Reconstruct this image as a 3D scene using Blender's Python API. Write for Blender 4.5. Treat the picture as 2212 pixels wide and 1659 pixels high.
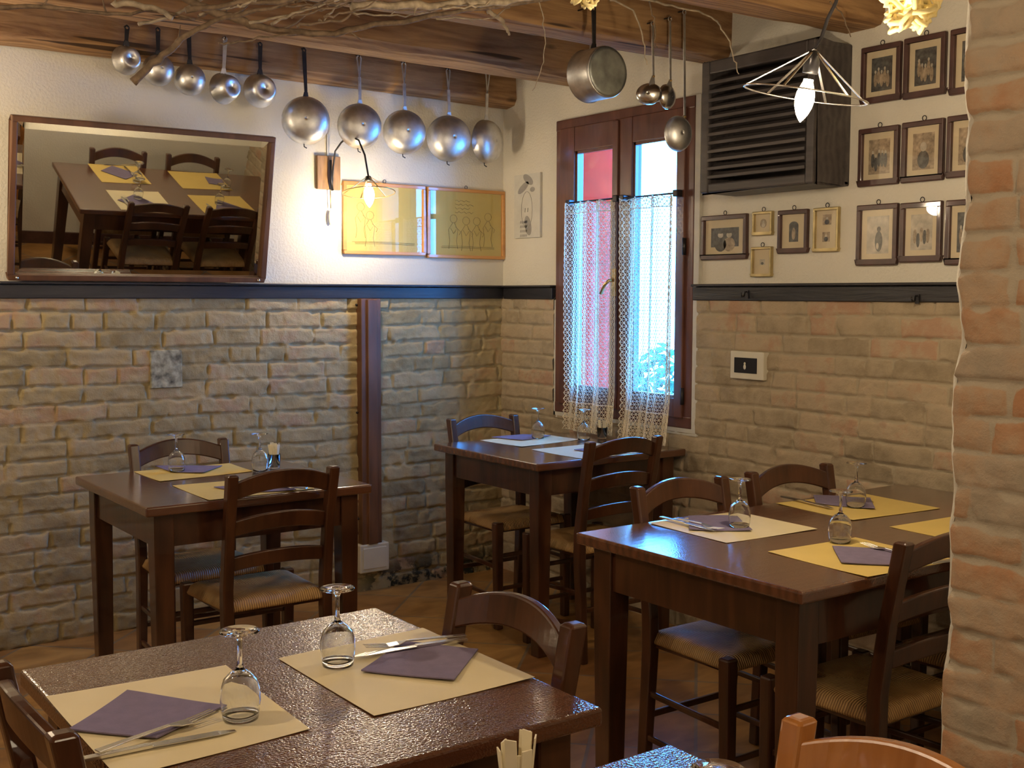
import bpy, bmesh, math, random
import numpy as np
from mathutils import Vector, Matrix
R = math.radians
PI = math.pi
rng = random.Random(7)
C = bpy.context.scene.collection
for o in list(bpy.data.objects): bpy.data.objects.remove(o)
scene = bpy.context.scene

# ------------------------------------------------------------------ camera
F, YAW, PITCH, ROLL = 2520.0, .6280, .07653, .00313
CAM = Vector((-3.446, -4.826, 1.40))
cf = Vector((math.sin(YAW)*math.cos(PITCH), math.cos(YAW)*math.cos(PITCH), -math.sin(PITCH)))
cr0 = Vector((math.cos(YAW), -math.sin(YAW), 0)); cu0 = cr0.cross(cf)
cr = cr0*math.cos(ROLL)+cu0*math.sin(ROLL); cu = -cr0*math.sin(ROLL)+cu0*math.cos(ROLL)
cd = bpy.data.cameras.new('camera'); cam = bpy.data.objects.new('camera', cd); C.objects.link(cam)
cd.sensor_width = 36; cd.lens = F/2212*36; cd.clip_start = .05
M = Matrix.Identity(4)
for i in range(3): M[i][0], M[i][1], M[i][2], M[i][3] = cr[i], cu[i], -cf[i], CAM[i]
cam.matrix_world = M
scene.camera = cam

def ray(px, py): return cf+cr*((px-1106)/F)-cu*((py-829.5)/F)
def atY(px, py, v=0.):
    d = ray(px, py); return CAM+d*((v-CAM.y)/d.y)
def atX(px, py, v=0.):
    d = ray(px, py); return CAM+d*((v-CAM.x)/d.x)
def atZ(px, py, v=0.):
    d = ray(px, py); return CAM+d*((v-CAM.z)/d.z)
def atD(px, py, k): return CAM+ray(px, py)*k

# ------------------------------------------------------------------ light and exposure
scene.view_settings.view_transform = 'Standard'; scene.view_settings.look = 'None'
scene.view_settings.gamma = 1; scene.view_settings.use_curve_mapping = False
scene.view_settings.exposure = 0.98
w = bpy.data.worlds.new('sky'); scene.world = w; w.use_nodes = True
bg = w.node_tree.nodes['Background']; bg.inputs[0].default_value = (.06, .33, 1, 1); bg.inputs[1].default_value = 21.0
WARM = (1, .80, .55)
def bulb_light(name, loc, power, rad=.035, col=WARM):
    l = bpy.data.lights.new(name, 'POINT'); l.energy = power; l.shadow_soft_size = rad; l.color = col
    o = bpy.data.objects.new(name, l); C.objects.link(o); o.location = loc; return o
# daylight through the one window (its opening, seen from outside)
pl = bpy.data.lights.new('daylight_window', 'AREA'); pl.shape = 'RECTANGLE'; pl.size = .72; pl.size_y = 1.2; pl.energy = 1
po = bpy.data.objects.new('daylight_window', pl); C.objects.link(po); po.location = (.06, -.915, 1.55); po.rotation_euler = (0, R(90), 0)
pl.cycles.is_portal = True
# the room's other lamps, outside the frame
for nm, loc, pw in (('lamp_light_west', (-3.0, -.45, 1.95), 12), ('lamp_light_entry', (-3.8, -2.7, 2.1), 19),
                    ('lamp_light_behind', (-2.6, -4.75, 2.2), 10), ('lamp_light_room', (-4.3, -5.3, 2.2), 13), ('lamp_light_east', (-.8, -5.2, 2.1), 7)):
    bulb_light(nm, loc, pw, .05)

# ------------------------------------------------------------------ materials
MATS = {}
def nt(name):
    m = bpy.data.materials.new(name); m.use_nodes = True; MATS[name] = m
    n = m.node_tree.nodes; return m, m.node_tree, n['Principled BSDF'], n['Material Output']
def N(t, typ, **kw):
    n = t.nodes.new(typ)
    for k, v in kw.items():
        if k in n.inputs.keys(): n.inputs[k].default_value = v
        else: setattr(n, k, v)
    return n
def ramp(t, fac, stops):
    r = t.nodes.new('ShaderNodeValToRGB'); e = r.color_ramp.elements
    while len(e) < len(stops): e.new(.5)
    for i, (p, c) in enumerate(stops): e[i].position = p; e[i].color = (*c, 1)
    t.links.new(fac, r.inputs[0]); return r.outputs[0]
def coords(t, scale=(1, 1, 1), rot=(0, 0, 0), kind='Object'):
    tc = t.nodes.new('ShaderNodeTexCoord'); mp = t.nodes.new('ShaderNodeMapping')
    mp.inputs['Scale'].default_value = scale; mp.inputs['Rotation'].default_value = rot
    t.links.new(tc.outputs[kind], mp.inputs[0]); return mp.outputs[0]
def simple(name, col, rough=.5, metal=0, var=.15, vscale=20, bump=0, bscale=60, coat=0, spec=.5, stretch=(1, 1, 1), **kw):
    m, t, b, o = nt(name)
    v = coords(t, stretch)
    n = N(t, 'ShaderNodeTexNoise', Scale=vscale, Detail=5.); t.links.new(v, n.inputs['Vector'])
    lo = tuple(max(0, c*(1-var)) for c in col); hi = tuple(min(1, c*(1+var)) for c in col)
    t.links.new(ramp(t, n.outputs[0], [(.3, lo), (.7, hi)]), b.inputs['Base Color'])
    b.inputs['Roughness'].default_value = rough; b.inputs['Metallic'].default_value = metal
    b.inputs['Specular IOR Level'].default_value = spec
    if coat: b.inputs['Coat Weight'].default_value = coat; b.inputs['Coat Roughness'].default_value = kw.get('coatr', .05)
    if bump:
        n2 = N(t, 'ShaderNodeTexNoise', Scale=bscale, Detail=3.); t.links.new(v, n2.inputs['Vector'])
        bp = N(t, 'ShaderNodeBump', Strength=bump, Distance=.01); t.links.new(n2.outputs[0], bp.inputs['Height'])
        t.links.new(bp.outputs[0], b.inputs['Normal'])
        if coat: t.links.new(bp.outputs[0], b.inputs['Coat Normal'])
    return m
def wood(name, dark, light, rough=.35, scale=1., axis=0, bump=.15, coat=0, knots=False, coatr=.06, orange=0):
    m, t, b, o = nt(name)
    s = [9, 9, 9]; s[axis] = .9
    v = coords(t, tuple(x*scale for x in s))
    n1 = N(t, 'ShaderNodeTexNoise', Scale=2.2, Detail=6., Roughness=.62, Distortion=.8); t.links.new(v, n1.inputs['Vector'])
    wv = N(t, 'ShaderNodeTexWave', Scale=1.1, Distortion=7., Detail=3.); wv.bands_direction = 'YXZ'[axis]
    t.links.new(v, wv.inputs['Vector'])
    mx = N(t, 'ShaderNodeMix', data_type='FLOAT'); mx.inputs[0].default_value = .2
    t.links.new(n1.outputs[0], mx.inputs[2]); t.links.new(wv.outputs[1], mx.inputs[3])
    mid = tuple((a+c)/2 for a, c in zip(dark, light))
    col = ramp(t, mx.outputs[0], [(.28, dark), (.5, mid), (.72, light)])
    if knots:
        v2 = coords(t, (2.2, 6, 6)); vo = N(t, 'ShaderNodeTexVoronoi', Scale=1.3); t.links.new(v2, vo.inputs['Vector'])
        k = ramp(t, vo.outputs[0], [(.05, (.12, .12, .12)), (.13, (1, 1, 1))])
        mm = N(t, 'ShaderNodeMix', data_type='RGBA', blend_type='MULTIPLY'); mm.inputs[0].default_value = .85
        t.links.new(col, mm.inputs[6]); t.links.new(k, mm.inputs[7]); col = mm.outputs[2]
        v3 = coords(t, (.6, 14, 14)); n3 = N(t, 'ShaderNodeTexNoise', Scale=1.6, Detail=2.); t.links.new(v3, n3.inputs['Vector'])
        k = ramp(t, n3.outputs[0], [(.335, (.1, .08, .07)), (.36, (1, 1, 1))])
        mm = N(t, 'ShaderNodeMix', data_type='RGBA', blend_type='MULTIPLY'); mm.inputs[0].default_value = .9
        t.links.new(col, mm.inputs[6]); t.links.new(k, mm.inputs[7]); col = mm.outputs[2]
    t.links.new(col, b.inputs['Base Color']); b.inputs['Roughness'].default_value = rough
    if coat: b.inputs['Coat Weight'].default_value = coat; b.inputs['Coat Roughness'].default_value = coatr; b.inputs['Coat IOR'].default_value = 1.6
    bp = N(t, 'ShaderNodeBump', Strength=bump, Distance=.01); t.links.new(mx.outputs[0], bp.inputs['Height'])
    t.links.new(bp.outputs[0], b.inputs['Normal'])
    if orange:      # orange-peel ripple of thick varnish
        v4 = coords(t); n4 = N(t, 'ShaderNodeTexNoise', Scale=230., Detail=1.); t.links.new(v4, n4.inputs['Vector'])
        b2 = N(t, 'ShaderNodeBump', Strength=orange, Distance=.004); t.links.new(n4.outputs[0], b2.inputs['Height'])
        t.links.new(bp.outputs[0], b2.inputs['Normal']); t.links.new(b2.outputs[0], b.inputs['Normal'])
        if coat: t.links.new(b2.outputs[0], b.inputs['Coat Normal'])
    return m
def brickmat(name, stops, mortar, rough=.9):
    m, t, b, o = nt(name)
    at = N(t, 'ShaderNodeAttribute'); at.attribute_name = 'tint'
    am = N(t, 'ShaderNodeAttribute'); am.attribute_name = 'joint'
    v = coords(t)
    n = N(t, 'ShaderNodeTexNoise', Scale=9., Detail=7., Roughness=.65); t.links.new(v, n.inputs['Vector'])
    ad = N(t, 'ShaderNodeMath', operation='MULTIPLY_ADD'); ad.inputs[1].default_value = 1.3; t.links.new(n.outputs[0], ad.inputs[0])
    sb = N(t, 'ShaderNodeMath', operation='MULTIPLY_ADD'); sb.inputs[2].default_value = -.35; t.links.new(at.outputs['Fac'], sb.inputs[0]); sb.inputs[1].default_value = .62
    t.links.new(sb.outputs[0], ad.inputs[2])
    c = ramp(t, ad.outputs[0], stops)
    n2 = N(t, 'ShaderNodeTexNoise', Scale=45., Detail=6., Roughness=.7); t.links.new(v, n2.inputs['Vector'])
    ma = N(t, 'ShaderNodeMath', operation='MULTIPLY_ADD'); t.links.new(am.outputs['Fac'], ma.inputs[0]); ma.inputs[1].default_value = 1.; 
    s2 = N(t, 'ShaderNodeMath', operation='MULTIPLY_ADD'); t.links.new(n2.outputs[0], s2.inputs[0]); s2.inputs[1].default_value = .9; s2.inputs[2].default_value = -.45
    t.links.new(s2.outputs[0], ma.inputs[2])
    f = ramp(t, ma.outputs[0], [(.35, (0, 0, 0)), (.65, (1, 1, 1))])
    mx = N(t, 'ShaderNodeMix', data_type='RGBA'); t.links.new(f, mx.inputs[0]); t.links.new(c, mx.inputs[6]); mx.inputs[7].default_value = (*mortar, 1)
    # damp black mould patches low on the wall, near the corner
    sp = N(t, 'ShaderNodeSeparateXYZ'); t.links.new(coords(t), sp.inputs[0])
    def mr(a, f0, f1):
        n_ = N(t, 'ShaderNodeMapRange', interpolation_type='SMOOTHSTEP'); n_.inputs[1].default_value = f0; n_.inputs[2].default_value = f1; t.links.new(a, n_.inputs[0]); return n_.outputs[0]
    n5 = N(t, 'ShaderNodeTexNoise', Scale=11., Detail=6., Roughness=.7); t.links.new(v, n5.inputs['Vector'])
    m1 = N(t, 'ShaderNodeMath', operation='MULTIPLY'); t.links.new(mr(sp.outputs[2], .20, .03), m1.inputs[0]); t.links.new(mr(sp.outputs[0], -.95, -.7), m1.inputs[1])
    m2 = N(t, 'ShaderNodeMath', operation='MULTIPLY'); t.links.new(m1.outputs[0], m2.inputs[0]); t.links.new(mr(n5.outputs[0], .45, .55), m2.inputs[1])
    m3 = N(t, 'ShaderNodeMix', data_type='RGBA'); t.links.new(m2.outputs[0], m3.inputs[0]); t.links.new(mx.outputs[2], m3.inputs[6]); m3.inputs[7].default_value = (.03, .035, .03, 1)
    t.links.new(m3.outputs[2] if 'rose' not in name and 'pillar' not in name else mx.outputs[2], b.inputs['Base Color']); b.inputs['Roughness'].default_value = rough; b.inputs['Specular IOR Level'].default_value = .2
    bp = N(t, 'ShaderNodeBump', Strength=.55, Distance=.01); t.links.new(n2.outputs[0], bp.inputs['Height']); t.links.new(bp.outputs[0], b.inputs['Normal'])
    return m

plaster = simple('plaster', (.70, .66, .56), .85, var=.05, vscale=3, bump=.3, bscale=95, spec=.2)
plaster2 = simple('plaster_trim', (.62, .60, .53), .8, var=.05, bump=.2, spec=.2)
brick_l = brickmat('old_brick', [(.15, (.27, .21, .11)), (.5, (.40, .32, .17)), (.8, (.46, .36, .20)), (.99, (.45, .30, .17))], (.40, .33, .19))
brick_r = brickmat('old_brick_rose', [(.15, (.29, .23, .15)), (.5, (.42, .34, .23)), (.78, (.47, .37, .25)), (.98, (.45, .29, .19))], (.43, .36, .25))
brick_p = brickmat('pillar_brick', [(.25, (.42, .36, .27)), (.5, (.50, .40, .29)), (.68, (.53, .38, .25)), (.95, (.52, .28, .15))], (.52, .45, .34))
dark_wood = wood('dark_varnished_wood', (.028, .009, .004), (.085, .030, .012), .28, axis=2, coat=.5, bump=.05)
top_wood = wood('tabletop_wood', (.07, .024, .011), (.15, .058, .028), .2, axis=0, coat=1., bump=.03, coatr=.13, orange=.08)
top_wood2 = wood('tabletop_wood_peel', (.07, .024, .011), (.14, .052, .025), .2, axis=0, coat=1., bump=.02, orange=.28)
lamplit_wood = wood('lamplit_varnished_wood', (.33, .12, .025), (.50, .20, .045), .25, axis=2, coat=.8, bump=.05)  # near lamplight painted in: lighter, more orange copy of the dark chair varnish
rail_wood = wood('black_stained_rail', (.010, .010, .014), (.034, .032, .036), .4, axis=0, bump=.3)
rail_wood_y = wood('black_stained_rail_side', (.010, .010, .014), (.034, .032, .036), .4, axis=1, bump=.3)
channel_wood = wood('red_brown_wood', (.10, .045, .02), (.19, .085, .04), .4, axis=2, bump=.08)
window_wood = wood('window_wood', (.085, .030, .02), (.17, .065, .04), .35, axis=2, bump=.08, coat=.4)
beam_wood = wood('rustic_beam', (.17, .08, .032), (.47, .28, .125), .75, axis=0, bump=.6, knots=True, scale=1.5)
board_wood = wood('ceiling_boards', (.10, .055, .025), (.26, .16, .08), .8, axis=1, bump=.3)
frame_dark = simple('frame_dark', (.075, .035, .03), .35, var=.3, coat=.3)
frame_orange = wood('frame_orange_wood', (.50, .22, .06), (.68, .34, .10), .35, axis=0, coat=.4, bump=.04)
frame_gold = simple('frame_gold', (.50, .40, .20), .35, metal=.6, var=.25)
mat_board = simple('cream_mount', (.66, .56, .38), .8, var=.04, spec=.2)
art_paper = simple('ochre_paper', (.56, .45, .15), .7, var=.08, vscale=4, spec=.2)
photo_dark = simple('photo_dark', (.09, .09, .085), .5, var=.6, vscale=60)
photo_mid = simple('photo_sepia', (.36, .28, .19), .5, var=.4, vscale=70)
photo_light = simple('photo_light', (.5, .45, .36), .5, var=.25, vscale=40)
ink = simple('ink', (.20, .16, .07), .8)
pencil = simple('pencil_grey', (.33, .31, .28), .8)
def strawmat():
    m, t, b, o = nt('woven_straw'); tc = N(t, 'ShaderNodeTexCoord'); sp = N(t, 'ShaderNodeSeparateXYZ'); t.links.new(tc.outputs['Object'], sp.inputs[0])
    def ma(op, a, b_=None, v=None):
        n = N(t, 'ShaderNodeMath', operation=op); t.links.new(a, n.inputs[0])
        if b_ is not None: t.links.new(b_, n.inputs[1])
        elif v is not None: n.inputs[1].default_value = v
        return n.outputs[0]
    u = ma('MULTIPLY', sp.outputs[0], v=5.5); y = ma('ADD', sp.outputs[1], v=.005); v = ma('MULTIPLY', y, v=5.95)
    f = ma('GREATER_THAN', ma('ABSOLUTE', v), ma('ABSOLUTE', u))
    mx = N(t, 'ShaderNodeMix', data_type='FLOAT'); t.links.new(f, mx.inputs[0]); t.links.new(v, mx.inputs[2]); t.links.new(u, mx.inputs[3])
    no = N(t, 'ShaderNodeTexNoise', Scale=22., Detail=2.); t.links.new(tc.outputs['Object'], no.inputs['Vector'])
    sn = ma('SINE', ma('ADD', ma('MULTIPLY', mx.outputs[0], v=150.), ma('MULTIPLY', no.outputs[0], v=3.)))
    h = ma('MULTIPLY_ADD', sn, v=.5); t.nodes[-1].inputs[2].default_value = .5
    cm = ma('ADD', ma('MULTIPLY', h, v=.55), ma('MULTIPLY', no.outputs[0], v=.5))
    t.links.new(ramp(t, cm, [(.2, (.24, .12, .04)), (.55, (.46, .26, .09)), (.85, (.60, .38, .15))]), b.inputs['Base Color'])
    b.inputs['Roughness'].default_value = .5; bp = N(t, 'ShaderNodeBump', Strength=.9, Distance=.003); t.links.new(h, bp.inputs['Height']); t.links.new(bp.outputs[0], b.inputs['Normal'])
    return m
straw = strawmat()
aluminium = simple('worn_aluminium', (.74, .74, .73), .42, metal=1, var=.18, vscale=26, bump=.08, bscale=34)
dull_alu = simple('dull_pot_bottom', (.34, .36, .34), .5, metal=.9, var=.35, vscale=18, bump=.06)
iron = simple('dark_iron', (.045, .042, .045), .45, metal=.7, var=.3)
steel = simple('cutlery_steel', (.72, .71, .68), .24, metal=1, var=.05)
brass = simple('brass', (.65, .45, .18), .3, metal=1)
paper_mat = simple('straw_paper', (.68, .50, .15), .55, var=.05, vscale=7, bump=.06, bscale=25, spec=.4)
paper_pale = simple('pale_paper', (.72, .62, .38), .5, var=.05, vscale=7, bump=.06, bscale=25, spec=.4)
napkin_m = simple('violet_napkin', (.20, .165, .25), .9, var=.08, vscale=40, bump=.15, bscale=300, spec=.2)
white_pl = simple('cream_plastic', (.66, .62, .5), .45, var=.03)
black_pl = simple('black_plastic', (.01, .01, .014), .3)
lace_m = simple('cream_lace', (.80, .72, .56), .9, var=.08)
twig_m = simple('bark', (.20, .14, .09), .8, var=.4, vscale=50, bump=.4, bscale=40)
twig_l = simple('pale_bark', (.38, .31, .22), .7, var=.4, vscale=40, bump=.5, bscale=40)
shutter_w = wood('louvre_wood', (.04, .034, .036), (.10, .085, .08), .45, axis=1, bump=.1)
stone_m = simple('speckled_stone', (.32, .30, .20), .8, var=.8, vscale=28, bump=.5, bscale=30)
board_m = simple('lamp_board_wood', (.30, .17, .08), .6, var=.3, vscale=12, stretch=(6, 1, 1))
red_m = simple('red_paint', (.62, .022, .008), .9, var=.15, vscale=8, spec=.05)
grey_m = simple('outdoor_render', (.05, .055, .06), .8)
leaf_m = simple('leaves', (.05, .12, .05), .6, var=.4)
sachet_m = simple('cream_sachet_paper', (.82, .74, .52), .7, var=.05)
yarn_m = simple('cream_yarn', (.85, .72, .36), .9, var=.1)

def emis(name, col, s):
    m, t, b, o = nt(name); b.inputs['Base Color'].default_value = (*col, 1)
    b.inputs['Emission Color'].default_value = (*col, 1); b.inputs['Emission Strength'].default_value = s; return m
bulb_m = emis('lit_bulb', (1, .82, .52), 28)
def glassmat():
    m, t, b, o = nt('clear_glass'); b.inputs['Transmission Weight'].default_value = 1; b.inputs['Roughness'].default_value = 0
    b.inputs['IOR'].default_value = 1.45; b.inputs['Base Color'].default_value = (.97, .98, .97, 1); return m
glass = glassmat()
def panemat():      # thin sheet: clear film plus its surface reflection
    m, t, b, o = nt('thin_pane_glass'); t.nodes.remove(b)
    tr = N(t, 'ShaderNodeBsdfTransparent'); gl = N(t, 'ShaderNodeBsdfGlossy'); gl.inputs['Roughness'].default_value = .01
    lw = N(t, 'ShaderNodeLayerWeight'); lw.inputs[0].default_value = .35; mx = N(t, 'ShaderNodeMixShader')
    pw = N(t, 'ShaderNodeMath', operation='MULTIPLY_ADD'); pw.inputs[1].default_value = .30; pw.inputs[2].default_value = .035
    p2 = N(t, 'ShaderNodeMath', operation='POWER'); p2.inputs[1].default_value = 2.2
    t.links.new(lw.outputs['Facing'], p2.inputs[0]); t.links.new(p2.outputs[0], pw.inputs[0])
    t.links.new(pw.outputs[0], mx.inputs[0]); t.links.new(tr.outputs[0], mx.inputs[1]); t.links.new(gl.outputs[0], mx.inputs[2])
    t.links.new(mx.outputs[0], o.inputs[0]); return m
pane_glass = panemat()
def mirrormat():
    m, t, b, o = nt('silvered_mirror'); b.inputs['Metallic'].default_value = 1; b.inputs['Roughness'].default_value = .012
    b.inputs['Base Color'].default_value = (.80, .81, .77, 1); return m
mirror_m = mirrormat()
def tilemat():
    m, t, b, o = nt('terracotta_tiles')
    v = coords(t, (1, 1, 1), (0, 0, R(45)))
    br = t.nodes.new('ShaderNodeTexBrick'); br.offset = 0; br.inputs['Scale'].default_value = 1
    br.inputs['Brick Width'].default_value = .33; br.inputs['Row Height'].default_value = .33; br.inputs['Mortar Size'].default_value = .006
    br.inputs['Color1'].default_value = (.30, .14, .05, 1); br.inputs['Color2'].default_value = (.50, .28, .09, 1); br.inputs['Mortar'].default_value = (.26, .2, .14, 1)
    t.links.new(v, br.inputs['Vector'])
    n = N(t, 'ShaderNodeTexNoise', Scale=5., Detail=5., Distortion=1.); t.links.new(coords(t, (1, 2.2, 1)), n.inputs['Vector'])
    k = ramp(t, n.outputs[0], [(.3, (.55, .5, .45)), (.7, (1, 1, 1))])
    mm = N(t, 'ShaderNodeMix', data_type='RGBA', blend_type='MULTIPLY'); mm.inputs[0].default_value = 1
    t.links.new(br.outputs[0], mm.inputs[6]); t.links.new(k, mm.inputs[7]); t.links.new(mm.outputs[2], b.inputs['Base Color'])
    b.inputs['Roughness'].default_value = .32
    bp = N(t, 'ShaderNodeBump', Strength=.25, Distance=.004); bp.invert = True; t.links.new(br.outputs[1], bp.inputs['Height']); t.links.new(bp.outputs[0], b.inputs['Normal'])
    return m
tiles = tilemat()

# ------------------------------------------------------------------ mesh helpers
class MB:
    def __init__(s): s.v = []; s.f = []; s.m = []; s.sm = []
    def add(s, vs, fs, mi=0, smooth=False):
        b = len(s.v); s.v += [tuple(p) for p in vs]; s.f += [tuple(b+i for i in f) for f in fs]
        s.m += [mi]*len(fs); s.sm += [smooth]*len(fs); return s
    def box(s, a, b, mi=0):
        x0, y0, z0 = (min(p, q) for p, q in zip(a, b)); x1, y1, z1 = (max(p, q) for p, q in zip(a, b))
        vs = [(x0, y0, z0), (x1, y0, z0), (x1, y1, z0), (x0, y1, z0), (x0, y0, z1), (x1, y0, z1), (x1, y1, z1), (x0, y1, z1)]
        return s.add(vs, [(0, 3, 2, 1), (4, 5, 6, 7), (0, 1, 5, 4), (1, 2, 6, 5), (2, 3, 7, 6), (3, 0, 4, 7)], mi)
    def bar(s, p, q, w0, d0, w1=None, d1=None, side=(1, 0, 0), mi=0):   # rectangular bar, w along side
        p = Vector(p); q = Vector(q); ax = (q-p).normalized(); sd = Vector(side); sd = (sd-ax*sd.dot(ax)).normalized(); up = ax.cross(sd)
        w1 = w0 if w1 is None else w1; d1 = d0 if d1 is None else d1; vs = []
        for c, ww, dd in ((p, w0, d0), (q, w1, d1)):
            for i, j in ((-1, -1), (1, -1), (1, 1), (-1, 1)): vs.append(c+sd*(i*ww/2)+up*(j*dd/2))
        return s.add(vs, [(0, 3, 2, 1), (4, 5, 6, 7), (0, 1, 5, 4), (1, 2, 6, 5), (2, 3, 7, 6), (3, 0, 4, 7)], mi)
    def tube(s, pts, r, n=8, mi=0, closed=False):
        pts = [Vector(p) for p in pts]; k = len(pts); rs = r if isinstance(r, (list, tuple)) else [r]*k
        vs = []; prev = None
        for i, p in enumerate(pts):
            if closed: t = pts[(i+1) % k]-pts[i-1]
            else: t = pts[min(i+1, k-1)]-pts[max(i-1, 0)]
            t.normalize()
            if prev is None: a = t.orthogonal().normalized()
            else:
                a = prev-t*prev.dot(t)
                a = a.normalized() if a.length > 1e-6 else t.orthogonal().normalized()
            prev = a; b = t.cross(a)
            for j in range(n): an = 2*PI*j/n; vs.append(p+(a*math.cos(an)+b*math.sin(an))*rs[i])
        fs = []
        for i in range(k if closed else k-1):
            i2 = (i+1) % k
            for j in range(n): fs.append((i*n+j, i*n+(j+1) % n, i2*n+(j+1) % n, i2*n+j))
        if not closed: fs += [tuple(reversed(range(n))), tuple((k-1)*n+j for j in range(n))]
        return s.add(vs, fs, mi, True)
    def lathe(s, prof, n=32, o=(0, 0, 0), mi=0, mat=None, close=False):
        vs = []; fs = []; k = len(prof); o = Vector(o)
        for r, z in prof:
            for j in range(n):
                p = Vector((r*math.cos(2*PI*j/n), r*math.sin(2*PI*j/n), z))
                if mat: p = mat @ p
                vs.append(p+o)
        for i in range(k if close else k-1):
            i2 = (i+1) % k
            for j in range(n): fs.append((i*n+j, i*n+(j+1) % n, i2*n+(j+1) % n, i2*n+j))
        return s.add(vs, fs, mi, True)
    def ball(s, c, r, mi=0, n=12, sc=(1, 1, 1)):
        c = Vector(c); prof = [(max(1e-4, math.sin(PI*i/n)*r), -math.cos(PI*i/n)*r) for i in range(n+1)]
        return s.lathe(prof, n*2, c, mi, Matrix.Diagonal(Vector(sc)))
    def build(s, name, mats, parent=None, bevel=0, smooth=None, seg=2):
        me = bpy.data.meshes.new(name); me.from_pydata(s.v, [], s.f); 
        for m in (mats if isinstance(mats, (list, tuple)) else [mats]): me.materials.append(m)
        me.polygons.foreach_set('material_index', s.m)
        me.polygons.foreach_set('use_smooth', s.sm if smooth is None else [smooth]*len(s.f))
        bm = bmesh.new(); bm.from_mesh(me); bmesh.ops.remove_doubles(bm, verts=bm.verts, dist=1e-6)
        bmesh.ops.recalc_face_normals(bm, faces=bm.faces); bm.to_mesh(me); bm.free(); me.update()
        o = bpy.data.objects.new(name, me); C.objects.link(o)
        if parent: o.parent = parent
        if bevel:
            b = o.modifiers.new('bevel', 'BEVEL'); b.width = bevel; b.segments = seg; b.limit_method = 'ANGLE'; b.angle_limit = R(40)
            b.harden_normals = False
        return o
def tag(o, label, cat, group=None, kind=None):
    o['label'] = label; o['category'] = cat
    if group: o['group'] = group
    if kind: o['kind'] = kind
    return o
def thing(name, label, cat, loc=(0, 0, 0), rz=0, group=None):
    o = bpy.data.objects.new(name, None); C.objects.link(o); o.empty_display_size = .05
    o.location = loc; o.rotation_euler = (0, 0, rz); return tag(o, label, cat, group)
def kids(o): return [c for c in bpy.data.objects if c.parent == o]
def copy_tree(o, parent=None):
    c = o.copy(); C.objects.link(c); c.parent = parent
    for k in kids(o): copy_tree(k, c)
    return c
def struct(o): o['kind'] = 'structure'; return o

# value noise on arrays
_T = np.random.RandomState(3).rand(64, 64)
def vn(x, y, seed=0):
    x = np.asarray(x, float)+seed*17.3; y = np.asarray(y, float)+seed*9.1
    xi = np.floor(x).astype(int); yi = np.floor(y).astype(int); fx = x-xi; fy = y-yi
    fx = fx*fx*(3-2*fx); fy = fy*fy*(3-2*fy); g = lambda a, b: _T[a % 64, b % 64]
    return (g(xi, yi)*(1-fx)+g(xi+1, yi)*fx)*(1-fy)+(g(xi, yi+1)*(1-fx)+g(xi+1, yi+1)*fx)*fy
def brickfield(U, V, seed, ch=.074, amp=.016, lmin=.2, lmax=.29, warp=1., joint=.007, rough=1.):
    """height, joint mask and tint of an old hand-laid brick face"""
    Vw = V+warp*(.016*(vn(U*.9, V*1.5, seed)-.5)+.007*(vn(U*4, V*5, seed+1)-.5))
    Uw = U+.012*(vn(U*3, V*8, seed+2)-.5)
    row = np.floor(Vw/ch).astype(int); fv = Vw/ch-row
    H = np.zeros_like(U); J = np.zeros_like(U); T = np.zeros_like(U); r0 = np.random.RandomState(seed*101+5)
    for r in range(row.min(), row.max()+1):
        msk = row == r
        if not msk.any(): continue
        lo = U.min()-.4; edges = [lo+r0.rand()*.2]
        while edges[-1] < U.max()+.3: edges.append(edges[-1]+(r0.uniform(lmin, lmax) if r0.rand() < .75 else r0.uniform(.1, .14)))
        edges = np.array(edges); tn = r0.rand(len(edges)); off = r0.rand(len(edges))
        idx = np.clip(np.searchsorted(edges, Uw[msk])-1, 0, len(edges)-2)
        du = np.minimum(Uw[msk]-edges[idx], edges[idx+1]-Uw[msk]); dv = np.minimum(fv[msk], 1-fv[msk])*ch
        jt = np.where(fv[msk] < .5, joint*.7, joint*1.9); d = np.minimum(du*.9/joint, dv/jt)+.7*rough*(vn(U[msk]*30, V[msk]*30, seed+4)-.5)
        s = np.clip(d, 0, 1); s = s*s*(3-2*s)
        H[msk] = s*(.6+.4*off[idx])
        J[msk] = 1-s; T[msk] = tn[idx]
    H = H*amp+.0035*rough*(vn(U*14, V*18, seed+6)-.5)+.0025*rough*(vn(U*45, V*45, seed+7)-.5)
    return H, J, T
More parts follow.
